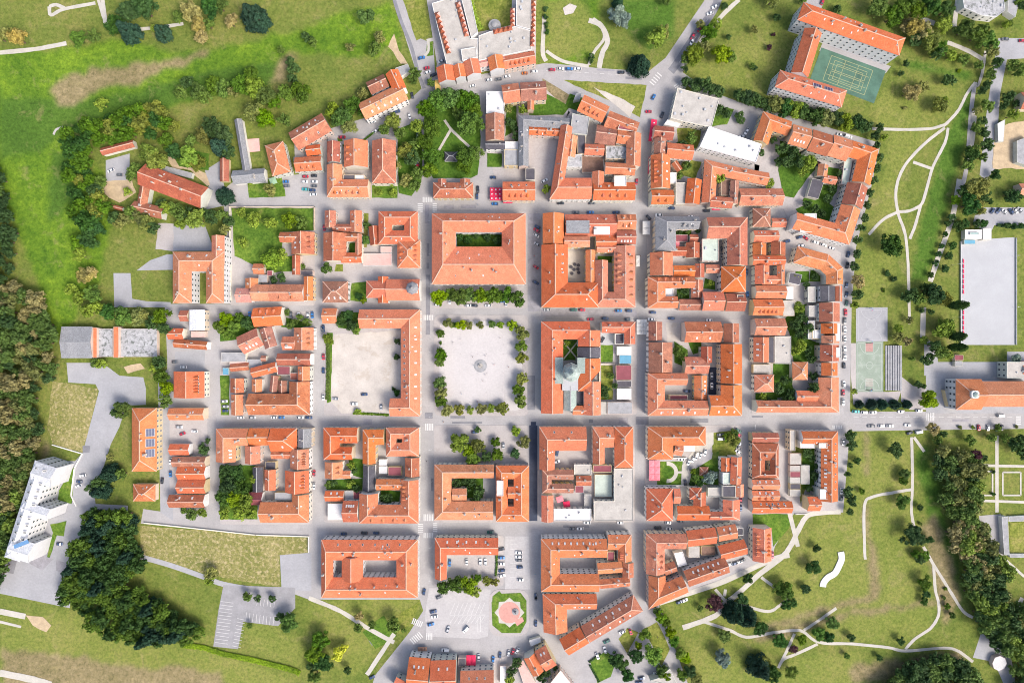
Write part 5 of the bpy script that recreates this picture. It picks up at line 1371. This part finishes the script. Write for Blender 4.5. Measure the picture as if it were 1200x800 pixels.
# woods that read as one mass
def wood(poly, spacing, kinds, seed, r0, r1):
    g = np.random.default_rng(seed); poly = P_(poly); xs = [p[0] for p in poly]; ys = [p[1] for p in poly]; pts = []
    for _ in range(6000):
        x, y = g.uniform(min(xs), max(xs)), g.uniform(min(ys), max(ys))
        if inside((x, y), poly) and all((x-a)**2+(y-b)**2 > spacing**2 for a, b in pts): pts.append((x, y))
    return [(x, y, g.uniform(r0, r1), kinds[g.integers(len(kinds))]) for x, y in pts]
def merged(name, items, label):
    """items: x, y, r, colour -> one mesh with a material slot for each leaf colour"""
    VS = []; FS = []; n = 0; MI = []; cols = sorted({i[3] for i in items}); tv_ = np.array([v.co for v in TRM['round'].vertices]); tf_ = np.array([tuple(p.vertices) for p in TRM['round'].polygons if len(p.vertices) == 4])
    for i, (x, y, r, c) in enumerate(items):
        k = 'cone' if c == 'c' else 'round'; V, F = CRL[k][i % len(CRL[k])]; rr = r*S; a = random.uniform(0, 6.28); b = G(x, y, rr); ca, sa = math.cos(a), math.sin(a)
        M_ = np.array([[ca*random.uniform(.85,1.15),-sa,0],[sa,ca*random.uniform(.85,1.15),0],[0,0,random.uniform(.9,1.45)]])*rr
        for W_, Q_, mi in ((V, F, cols.index(c)), (tv_, tf_, len(cols))):
            VS.append(W_@M_.T+np.array([b.x, b.y, 0])); FS.append(Q_+n); n += len(W_); MI.append(np.full(len(Q_), mi))
    me = np_mesh(name, np.concatenate(VS), np.concatenate(FS), LEAF[cols[0]])
    for c in cols[1:]: me.materials.append(LEAF[c])
    me.materials.append(M['bark']); me.polygons.foreach_set('material_index', np.concatenate(MI).astype(np.int32))
    o = link(name, me); o['kind'] = 'stuff'; o['label'] = label; o['category'] = 'trees'
WOODS = [('dense ochre and green wood beside the residence and meadow', [('0,330 25,345 45,345 60,385 62,440 45,450 40,480 48,505 30,560 10,600 -40,640 -40,330',10,'ggeedeyg',1,8,13),('-40,180 -2,190 8,240 20,300 0,330 -40,330',11,'ddg',2,8,11),('0,600 30,560 0,690 -40,690 -40,600',10,'gdl',8,8,11)]),
 ('dense dark wood between the residence plaza and the dry field', [('100,598 150,600 165,645 172,660 142,685 190,705 238,742 200,752 130,745 110,725 75,700 72,690 92,655',9,'ddcdgg',3,8,12)]),
 ('dense wood between the park meadow and the formal garden', [('1098,525 1140,535 1146,560 1140,590 1148,620 1165,650 1180,665 1178,700 1200,715 1240,720 1240,830 1190,830 1188,780 1150,735 1142,710 1130,690 1128,650 1112,600 1100,560',9.5,'gdgdyl',4,8,12),('1128,600 1150,615 1160,640 1150,665 1130,655 1112,625',10,'eeg',5,8,11),('1020,830 1050,785 1090,768 1130,778 1148,800 1150,830',9,'gddg',6,8,12)]),
 ('belt of mixed trees between the old moat and the barn', [('78,175 82,150 100,145 130,138 170,128 200,128 205,150 170,160 120,165 100,190 108,215 125,240 112,262 92,262 84,225',9,'gddgy',7,7,11)])]
for lab, regs in WOODS: merged('woodland', [t for a in regs for t in wood(*a)], lab)
merged('tree_cover', [t[:4] for t in REST], 'smaller trees filling the back gardens, yards and verges of the town')
# ---------------------------------------------------------------- cars
mb = MB()
def loft(secs, m):   # sections along x: (x, half width, z0, z1)
    for (xa, wa, a0, a1), (xb, wb, b0, b1) in zip(secs, secs[1:]):
        mb.face([(xa,-wa,a0),(xb,-wb,b0),(xb,-wb,b1),(xa,-wa,a1)], m); mb.face([(xb,wb,b0),(xa,wa,a0),(xa,wa,a1),(xb,wb,b1)], m); mb.face([(xa,-wa,a1),(xb,-wb,b1),(xb,wb,b1),(xa,wa,a1)], m)
    x, w0, a, b = secs[0]; mb.face([(x,w0,a),(x,-w0,a),(x,-w0,b),(x,w0,b)], m); x, w0, a, b = secs[-1]; mb.face([(x,-w0,a),(x,w0,a),(x,w0,b),(x,-w0,b)], m)
def car_mesh(L, W, Hh, van):
    global mb; mb = MB(); l, w2 = L/2, W/2
    loft([(-l,w2*.86,.35,.75),(-l+.25,w2*.97,.25,.92),(-l*.3,w2,.22,.95),(l*.45,w2,.22,.93),(l-.3,w2*.95,.25,.80),(l,w2*.8,.35,.65)], 0)
    r0, r1, g0, g1 = (-l+.25, l*.28, -l+.05, l*.62) if van else (-l*.52, l*.12, -l*.88, l*.52)
    # glasshouse and roof panel
    mb.face([(r0,-w2*.72,Hh),(r1,-w2*.72,Hh),(r1,w2*.72,Hh),(r0,w2*.72,Hh)], 0)
    mb.face([(r1,-w2*.72,Hh),(g1,-w2*.86,.9),(g1,w2*.86,.9),(r1,w2*.72,Hh)], 1); mb.face([(g0,-w2*.86,.92),(r0,-w2*.72,Hh),(r0,w2*.72,Hh),(g0,w2*.86,.92)], 1)
    for s in (-1, 1): mb.face([(g0,s*w2*.9,.92),(g1,s*w2*.9,.9),(r1,s*w2*.72,Hh),(r0,s*w2*.72,Hh)][::s], 0 if van else 1)
    for x in (-l*.6, l*.62):
        for s in (-1, 1):
            b = len(mb.v); n = 10
            for k in range(n):
                a = 2*math.pi*k/n
                mb.v += [(x+.31*math.cos(a), s*(w2-.2), .31+.31*math.sin(a)), (x+.31*math.cos(a), s*(w2+.01), .31+.31*math.sin(a))]
            for k in range(n): q = (k+1) % n; mb.f.append((b+2*k, b+2*k+1, b+2*q+1, b+2*q)); mb.m.append(2)
            mb.f.append(tuple(b+2*k+1 for k in range(n))); mb.m.append(2)
    for s in (-1, 1): mb.box((l-.12, s*w2*.62, .62), (.2,.34,.14), 0, 3); mb.box((-l+.08, s*w2*.7, .7), (.14,.26,.16), 0, 4)
    return unit_mesh('parked_car', mb, [CARP['white'], M['glass'], M['tyre'], M['frame'], M['redcanvas']])
def paint(n, c):
    m, nt, bs = newmat('car_paint_'+n); bs.inputs['Base Color'].default_value = (*c, 1); bs.inputs['Roughness'].default_value = .3; bs.inputs['Metallic'].default_value = .15; bs.inputs['Coat Weight'].default_value = .4; return m
CARP = {'white': paint('white', (.72,.72,.72)), 'black': paint('black', (.02,.022,.03)), 'silver': paint('silver', (.42,.43,.45)), 'dark blue': paint('darkblue', (.02,.05,.13)), 'blue': paint('blue', (.03,.16,.42)), 'red': paint('red', (.45,.02,.045)), 'grey': paint('grey', (.14,.145,.155)), 'green': paint('green', (.02,.10,.08)), 'teal': paint('teal', (.05,.36,.36)), 'orange': paint('orange', (.55,.16,.03))}
CK = {'w':'white','k':'black','s':'silver','n':'dark blue','b':'blue','r':'red','g':'grey','e':'green','t':'teal','o':'orange'}
CARM = [car_mesh(4.3,1.75,1.46,False), car_mesh(4.0,1.7,1.5,False), car_mesh(4.6,1.8,1.42,False)]; VANM = car_mesh(5.2,1.95,2.0,True)
NCAR = [0]
def cars(txt, where):
    """x,y,heading(deg),colour[V]"""
    for q in txt.split():
        a = q.split(','); c = CK[a[3][0]]; van = a[3].endswith('V'); x, y = float(a[0]), float(a[1]); p = G(x, y, .7)
        o = link('parked_van' if van else 'parked_car', VANM if van else random.choice(CARM), None, CARP[c]); o.location = (p.x, p.y, gz(x, y)+.06); o.rotation_euler.z = R(float(a[2])+random.uniform(-3, 3)+random.choice((0, 180)))
        kind = 'van' if van else 'car'; tag(o, f'{c} {kind} parked {where}', kind, f'{kind}s parked {where}'); NCAR[0] += 1
cars('641,363,0,s 672,363,0,e 682,363,0,r 692,374,0,r 709,373,0,n 725,364,0,b 737,364,0,n 736,374,0,g 630,266,150,n 629,270,150,r 628.5,276,150,w 629,286,150,s 628,313,150,r 628,331,150,n', 'on the cobbled street around the palace and domed church')
cars('692,249,0,b 722,249,0,n 675,249,0,g 787,244,0,n 772,252,0,w 810,254,0,w 828,247,0,k 760,255,135,k 875,319,90,n 876,345,90,b 879,353,90,w 765,366,0,n 763,374,0,w 787,373,0,n 831,375,0,w 694,238,0,g', 'along the street by the grey slate house')
cars('549,358,0,w 556,358,0,k 572,358,0,w 588,353,0,b 527,352,90,w 512,357,0,w', 'under the tree row by the palace')
cars('556,506,0,n 590,522,90,s 593,355,90,w', 'in the small square facing the tree-ringed one')
cars('427,462,0,n 415,473,0,w 447,477,90,s 393,467,0,s 379,418,90,r 379,434,90,n 378,386,90,g 379,465,90,w', 'on and beside the gravel car park')
cars('282,489,0,w 296,489,0,s 321,489,0,w 330,489,0,b 352,489,0,w 362,489,0,n 263,470,0,w 264,476,0,s 264,481,0,n 341,369,90,g 350,370,90,w 361,370,90,w 366,369,90,b 293,369,100,b 380,267,90,r 379,385,90,n 200,540,90,w 200,555,90,b 190,563,80,k 368,554,90,r 368,569,90,w', 'along the lanes round the crowded block')
cars('335,213,0,b 336,218,0,g 358,207,0,r 368,206,0,k 357,213,0,w 368,213,0,w 368,218,0,g 358,222,0,t 366,223,0,n 367,228,0,w', 'in the small car park above the walled meadow')
cars('465,131,15,n 437,143,15,w 440,154,30,w 483,112,100,k 480,136,100,w 401,161,5,r 490,155,80,b 490,160,80,w 489,190,60,s 489,195,60,r 500,80,20,r 501,85,20,w 494,68,15,b 508,88,20,k 517,72,20,s 519,82,0,k', 'along the road by the green earthworks')
cars('554,101,8,w 573,94,10,w 584,93,8,g 594,90,8,w 615,86,6,o 626,84,6,w 647,82,0,r 657,81,0,w 667,81,0,b 677,81,0,w 728,85,0,k', 'along the road below the shopping hall')
cars('578,208,0,n 560,222,90,k 559,230,90,n 580,239,0,b 638,212,30,w 657,238,0,k 746,213,80,r 766,114,60,b 776,135,70,k 760,131,0,r 875,154,60,w 870,160,10,s 871,164,10,g 888,208,0,w', 'near the red shop canopies')
cars('838,8,20,w 832,16,20,w 820,35,45,r 811,49,60,w 812,43,60,r 823,27,40,s 964,2,70,r', 'beside the bending road past the school')
cars('937,278,15,n 944,279,140,r 922,283,15,n 939,288,10,w 955,284,165,w 965,287,165,w 975,291,165,w 984,158,-15,w 994,160,-15,wV 994,298,80,n 993,311,80,k 992,334,80,n 992,345,80,n 992,355,80,e 991,366,90,r 990,376,90,g 990,386,90,w 990,397,90,w 990,409,90,w 990,418,90,w 989,428,90,k 989,450,90,w 988,460,90,r 988,471,90,w 988,518,90,w 986,575,90,w 986,583,80,g 1026,185,70,w', 'along the lane beside the slanted and garden blocks')
cars('1003,482,0,t 1013,483,0,w 1023,483,0,w 1056,482,0,w 1077,481,0,w 1021,499,0,g 1033,499,0,w 1043,499,0,w 1064,498,0,w 1066,507,20,k 1077,506,10,wV 1173,487,0,wV 1147,501,90,r 1158,501,90,w 1168,501,90,e 1174,501,90,k 1163,247,60,n 1170,247,60,n 1177,248,130,w 1185,248,130,n 1190,247,130,w 1195,246,130,s 1178,46,0,g 1198,48,0,r 1145,6,80,w', 'along the main road to the white-fronted hall')
cars('865,504,150,e 865,509,150,r 865,514,150,n 865,519,150,n 865,524,150,g 865,529,150,w 844,509,0,g 845,514,0,wV 807,541,70,w 812,538,70,w 816,534,70,wV 821,533,70,w 826,530,70,w 803,565,90,k 797,610,0,k 783,612,0,w 771,618,0,k 784,619,0,w 798,538,0,w 868,585,90,r 868,595,90,n', 'around the round garden')
cars('854,661,20,w 860,660,20,n 866,658,20,w 870,656,20,k 796,705,20,n 802,703,20,w 878,620,90,w 905,650,90,r', 'by the wedge block at the park edge')
cars('403,625,0,n 427,624,0,k 441,624,0,n 497,693,80,n 575,623,0,e 527,659,85,b 547,658,90,w 563,658,90,w 569,658,90,w 587,643,10,k 588,653,0,b 588,660,0,w 588,668,10,n 588,674,10,w 608,647,0,w 608,652,0,w 608,656,0,g 609,664,0,n 610,679,0,w 628,699,90,n 628,730,85,n 515,699,20,g 508,716,10,n 509,722,10,w 505,731,15,b 525,737,70,s 546,737,50,wV 628,699,90,g 522,761,0,wV 561,770,90,w 578,772,85,b 586,767,85,n 596,765,80,w 601,763,70,r 606,762,60,w 436,793,25,n 688,612,0,w 727,612,0,w 671,619,0,g 680,619,0,w', 'in the striped car park and beside the pink plaza')
cars('653,530,80,n 652,541,20,w 645,545,90,s 846,300,90,s 846,292,90,g 798,470,0,g 805,458,0,n 834,440,90,s 834,452,90,w 658,205,0,w 700,400,90,k 706,398,60,k 205,424,0,g 215,430,0,w 214,508,20,r 228,505,0,w 210,500,0,s 130,200,20,w 140,205,0,g', 'in the inner yards of the town blocks')
cars('729,740,20,w 739,740,110,r 711,751,25,e 709,761,110,w 700,768,110,w 752,794,10,n 749,799,10,n 770,789,0,wV', 'in the triangular car park by the slanted house')
cars('97,557,10,w 93,564,0,n 92,569,20,w 70,637,0,n 95,640,10,r 92,648,10,w', 'on the drive by the white residence')
# ---------------------------------------------------------------- canopies, parasols and small things
def canopy(name, cx, cy, wpx, dpx, h, mat, label, rz=0, cat='canopy', rows=(1,1), dots=False, pk=.5):
    p = G(cx, cy, h); r = empty(name, (p.x, p.y, gz(cx, cy))); r.rotation_euler.z = R(rz); tag(r, label, cat)
    W, D = wpx*S, dpx*S; nx_, ny_ = rows
    for i in range(nx_):
        for j in range(ny_):
            x0, x1 = -W/2+W*i/nx_, -W/2+W*(i+1)/nx_; y0, y1 = -D/2+D*j/ny_, -D/2+D*(j+1)/ny_; c = ((x0+x1)/2, (y0+y1)/2, h+pk); e = .06; b = MB()
            q = [(x0+e,y0+e,h),(x1-e,y0+e,h),(x1-e,y1-e,h),(x0+e,y1-e,h)]
            for k in range(4): b.face([q[k], q[(k+1) % 4], c]); a_, b_ = q[k], q[(k+1) % 4]; b.face([(a_[0],a_[1],h-.25),(b_[0],b_[1],h-.25),b_,a_])
            if dots: b.lathe((c[0],c[1],h+pk-.12), [(.55,0),(.3,.2)], 8, 1)
            b.lathe((c[0],c[1],0), [(.05,0),(.05,h+pk-.02)], 6, 2); b.build('canvas', [mat, M['whitecanvas'], M['metal']], r)
    for sx in (-1, 1):
        for sy in (-1, 1): b = MB(); b.box((sx*(W/2-.15), sy*(D/2-.15), h/2-.1), (.09,.09,h-.2)); b.build('post', M['metal'], r)
    return r
canopy('parasol_terrace', 581, 227.5, 14, 15, 2.7, M['redcanvas'], 'red cafe parasols with white tips beside the orange house', 0, 'parasols', (3,3), True, .45)
canopy('awning', 595, 237, 11, 2.5, 2.6, M['redcanvas'], 'narrow red awning along the front of the orange house', 0, 'awning')
canopy('parasol_terrace', 765, 153, 7, 26, 2.8, M['redcanvas'], 'long red cafe canopy beside the brown-roofed corner house', -8, 'canopy', (1,3), True)
canopy('parasol_terrace', 762, 194, 5, 20, 2.8, M['redcanvas'], 'shorter red cafe canopy along the row with dormers', -4, 'canopy', (1,2))
canopy('parasol_terrace', 839, 244, 10, 4.5, 2.8, M['redcanvas'], 'small red canopy at the foot of the brown-roofed house', 0, 'canopy', (2,1))
canopy('parasol_terrace', 767, 551, 13, 24, 2.7, M['pinkcanvas'], 'faded pink cafe parasols on the terrace of the round garden', 0, 'parasols', (2,3), False, .5)
canopy('parasol', 656, 584.5, 8, 7, 2.6, M['pinkcanvas'], 'pink square parasol nearer the brown roofs in the cream-roof block', 20, 'parasol')
canopy('parasol', 664, 590.5, 8, 7, 2.6, M['redcanvas'], 'red square parasol beside the round bush in the cream-roof block', 10, 'parasol')
canopy('parasol', 793, 286.5, 6.5, 6.5, 2.6, M['pinkcanvas'], 'pink parasol in the courtyard of the grey slate house', 0, 'parasol')
canopy('tent', 757.5, 267, 9, 16, 3, M['whitecanvas'], 'white market tent on the street by the grey slate house', 0, 'tent', (1,2), False, .7)
canopy('tent', 747.5, 306, 4.5, 13, 3, M['whitecanvas'], 'narrow white market tent across the street from the dormers', 0, 'tent', (1,2), False, .6)
canopy('parasol_terrace', 552, 773, 11, 12, 2.8, M['redcanvas'], 'crimson striped canopy beside the dark flat roof', 0, 'canopy', (2,1), False, .5)
canopy('parasol', 320, 212, 8, 8, 2.6, M['greencanvas'], 'pale green parasol by the small car park', 20, 'parasol')
canopy('parasol_terrace', 752, 383, 12, 18, 2.6, M['whitecanvas'], 'white cafe parasols beside the blue-white terrace roofs', 0, 'parasols', (3,4), False, .3)
for nm, x, y, n_ in (('a',495,768,3),('b',505,767,3)):
    canopy('parasol_terrace', x, y-8, 11, 5, 2.6, FM['b'], 'dark brown cafe parasols in front of the '+('wider' if nm == 'a' else 'narrower')+' orange house', 0, 'parasols', (3,1), False, .4) if nm == 'a' else None
# cafe tables in the courtyard
tb = MB(); tb.lathe((0,0,0), [(.3,0),(.05,.05),(.05,.7),(.75,.72),(.75,.76)], 10); ME_TAB = unit_mesh('cafe_table', tb, [FM['d']])
for i, (x, y) in enumerate(((669,313),(673.5,310),(677.5,311),(672.5,316),(677,315.5),(670,320.5),(678,319.5))):
    p = G(x, y); o = link('cafe_table', ME_TAB); o.location = (p.x, p.y, .30); o.scale = (1.5,1.5,1); tag(o, 'round dark cafe table on the gravel courtyard terrace', 'table', 'cafe tables in the gravel courtyard')
# monument in the middle of the square
mn = empty('monument', (*G(563, 428.5).xy, .205)); tag(mn, 'round stepped stone monument in the middle of the open square', 'monument')
b = MB(); b.lathe((0,0,0), [(4.2,0),(4.2,.15),(3.6,.15),(3.6,.3),(2.9,.3)], 28); b.lathe((0,0,.29), [(2.9,0),(2.9,.02)], 28); b.build('steps', FM['g'], mn)
b = MB(); b.lathe((0,0,.3), [(1.5,0),(1.5,.7),(1.3,.7),(1.3,.4)], 20); b.build('basin', FM['c'], mn)
b = MB(); b.lathe((0,0,.3), [(.5,0),(.4,.6),(.25,2.2),(.5,2.4),(.2,2.9),(.05,3.3)], 8); b.build('column', FM['c'], mn)
b = MB(); b.lathe((0,0,0), [(2.2,0),(2.2,.35),(1.6,.35),(1.6,.6)], 16); b.box((0,0,1.2), (1.1,1.1,1.4)); b.lathe((0,0,1.9), [(.35,0),(.28,.8),(.4,1.4),(.18,1.9),(.2,2.2),(.05,2.4)], 8)
o = b.build('statue', FM['g']); o.location = (*G(604, 716).xy, .33); tag(o, 'stone statue on a stepped base at the edge of the pink plaza', 'statue')
# serpentine white wall with a broad white top
b = MB(); cp = catmull(P_('985,646 986,654 983,662 978,671 970,676 965,682 964,687'), 6); P = [G(*q) for q in cp]
prev = None
for i, p in enumerate(P):
    d = P[min(i+1, len(P)-1)]-P[max(i-1, 0)]; d.normalize(); n = Vector((-d.y, d.x, 0))*2.0; cur = (p+n, p-n)
    if prev:
        for z in (.55,): b.face([prev[1]+Vector((0,0,z)), cur[1]+Vector((0,0,z)), cur[0]+Vector((0,0,z)), prev[0]+Vector((0,0,z))])
        for k in (0, 1): b.face([prev[k], cur[k], cur[k]+Vector((0,0,.55)), prev[k]+Vector((0,0,.55))])
    prev = cur
tag(b.build('serpentine_platform', M['whitecanvas']), 'white serpentine concrete platform on the mown park meadow', 'platform')
# bleachers by the basketball court
bl = empty('bleachers', (*G(1046, 431).xy, 0)); tag(bl, 'grey stepped bleachers beside the green basketball court', 'bleachers')
for i in range(7):
    b = MB(); b.box((-4.2+i*1.35, 0, .2+.2*i), (1.15, 29, .4+.4*i)); b.build('step', FM['g'], bl)
for x, y, rz in ((1019,399,-90),(1018.5,458,90),(1019,361,-90)):
    r = empty('basketball_hoop', (*G(x, y).xy, .1)); r.rotation_euler.z = R(rz); tag(r, {399:'blue basketball hoop between the grey and green courts',458:'blue basketball hoop at the road end of the green court',361:'basketball hoop at the meadow end of the grey court'}[y], 'hoop')
    b = MB(); b.box((0,0,1.6), (.25,.25,3.2)); b.box((.6,0,3.1), (1.3,.15,.15)); b.build('post', CARP['blue'], r); b = MB(); b.box((1.25,0,3.2), (.08,1.8,1.1)); b.build('backboard', CARP['blue'], r)
    b = MB(); b.lathe((1.6,0,3.0), [(.26,0),(.26,.04)], 12); b.build('rim', M['redcanvas'], r)
# rink boards
b = MB()
for a, c in (((1125,283),(1125,404)),((1190,279),(1190,404))): p, q = G(*a), G(*c); m_ = (p+q)/2; b.box((m_.x, m_.y, .6), (.25, (p-q).length, 1.2))
tag(b.build('rink_board', FM['w']), 'low white boards along both long sides of the ice rink', 'barrier')
b = MB()
for i in range(14): p = G(1128.5, 306+i*6.0+(12 if i > 6 else 0)); b.box((p.x, p.y, .45), (.5,2.4,.12)); b.box((p.x, p.y-.9, .2), (.4,.1,.4)); b.box((p.x, p.y+.9, .2), (.4,.1,.4))
for i in range(14):
    p = G(1128.5, 306+i*6.0+(12 if i > 6 else 0)); q = MB(); q.box((0,0,.45), (.7,2.6,.12)); q.box((0,-.9,.2), (.4,.1,.4)); q.box((0,.9,.2), (.4,.1,.4)); o = q.build('bench', M['redcanvas']); o.location = (p.x, p.y, .1)
    tag(o, 'red bench in the line along the ice rink boards', 'bench', 'red benches along the ice rink')
# pink slab and other low garden things
b = MB(); p = G(297, 170.5); b.box((0,0,.2), (8.2,8.4,.4), R(5)); o = b.build('garden_slab', FM['p']); o.location = (p.x, p.y, 0); tag(o, 'square pale pink slab in the garden behind the grey church-like shed', 'slab')
# walls around yards
def gwall(pts, h, label, mat=None, t=.35):
    b = MB(); P = [G(*q) for q in P_(pts)]; c0 = P[0].copy()
    for a, c in zip(P, P[1:]): m_ = (a+c)/2-c0; d = c-a; b.box((m_.x, m_.y, h/2), (d.length+t, t, h), math.atan2(d.y, d.x))
    o = b.build('garden_wall', mat or WM[4]); o.location = c0; tag(o, label, 'wall')
gwall('270,243 271,300 272,352', 2.2, 'old wall between the white institution and the meadow garden')
gwall('271,243 369,243 369,270', 2.0, 'wall closing the meadow garden along the street', WM[3])
gwall('362,628 362,646', 1.6, 'short white wall at the corner of the dry field', WM[1])
gwall('164,650 200,662', .8, 'low kerb wall below the dry field', WM[4]) if False else None
gwall('170,612 300,626 362,628', 1.2, 'pale retaining wall along the top of the dry field', WM[0], .6)
gwall('62,521 96,531', .7, 'low white wall below the small dry field', WM[1], .6)
gwall('97,531 88,548 84,580 90,592', 1.0, 'white wall beside the residence lawn', WM[1], .5)
gwall('702,404 702,470', 2.2, 'garden wall beside the domed church', WM[3])
gwall('704,426 720,426', 1.8, 'cross wall dividing the church garden', WM[3])
gwall('757,536 804,536', 2.0, 'wall above the round garden', WM[1]); gwall('757,568 800,568', 2.0, 'wall below the round garden', WM[1])
gwall('945,602 904,602'.replace('904','932'), 1.0, 'low pale wall by the park path', WM[1])
# people on the square and along the streets
b = MB(); 
for s in (-1, 1): b.lathe((s*.11,0,0), [(.09,0),(.07,.1),(.09,.5),(.11,.85)], 7, 1)
b.lathe((0,0,.82), [(.19,0),(.20,.2),(.23,.5),(.17,.62),(.07,.66),(.07,.72)], 9, 0)
for s in (-1, 1): b.lathe((s*.27,.02,.85), [(.05,-.1),(.055,.25),(.065,.5),(.03,.56)], 6, 0)
b.lathe((0,0,1.53), [(.05,0),(.105,.08),(.115,.16),(.08,.24),(.02,.28)], 8, 2)
ME_P = unit_mesh('person', b, [FM['d'], FM['d'], surf('skin', (.45,.27,.20), .1)])
pc = [('dark',FM['d']),('white',FM['w']),('blue',FM['u']),('red',M['redcanvas']),('brown',FM['b'])]
for i, (x, y) in enumerate(((554,418),(569,417),(555,428),(579,427),(596,430),(566,446),(569,439),(541,461),(560,470),(586,396),(531,401),(540,398),(502,305),(626,300),(750,300),(748,340),(747,420),(660,494),(720,365),(520,494),(500,540),(627,655),(627,672),(760,690),(690,730),(770,745),(628,250),(560,240),(470,366),(380,340))):
    p = G(x, y); cn, cm = pc[i % 5]; o = link('person', ME_P, None, cm); o.location = (p.x, p.y, gz(x, y)+.05); o.rotation_euler.z = i*1.7
    wh = 'walking across the open square' if inside((x, y), SLABS['D2']) else 'walking in the paved streets'
    tag(o, f'person in a {cn} top {wh}', 'person', 'people '+wh)
# street lamps along the main streets
b = MB(); b.lathe((0,0,0), [(.12,0),(.07,.6),(.05,6.5)], 7); b.box((.6,0,6.5), (1.3,.08,.08)); b.box((1.25,0,6.45), (.6,.22,.12), 0, 1)
ME_L = unit_mesh('street_lamp', b, [M['metal'], FM['w']])
for i, (x, y, a) in enumerate([(1005+i*28, 484, -90) for i in range(7)]+[(506,260+i*38,180) for i in range(12)]+[(1191,300,180),(1191,360,180),(1119,310,0),(1119,372,0)]):
    p = G(x, y, 3); o = link('street_lamp', ME_L); o.location = (p.x, p.y, gz(x, y)); o.rotation_euler.z = R(a)
    wh = 'along the main road' if i < 7 else 'along the street past the tree-ringed square' if i < 19 else 'at the side of the ice rink'
    tag(o, 'slim grey street lamp '+wh, 'street lamp', 'lamps '+wh)
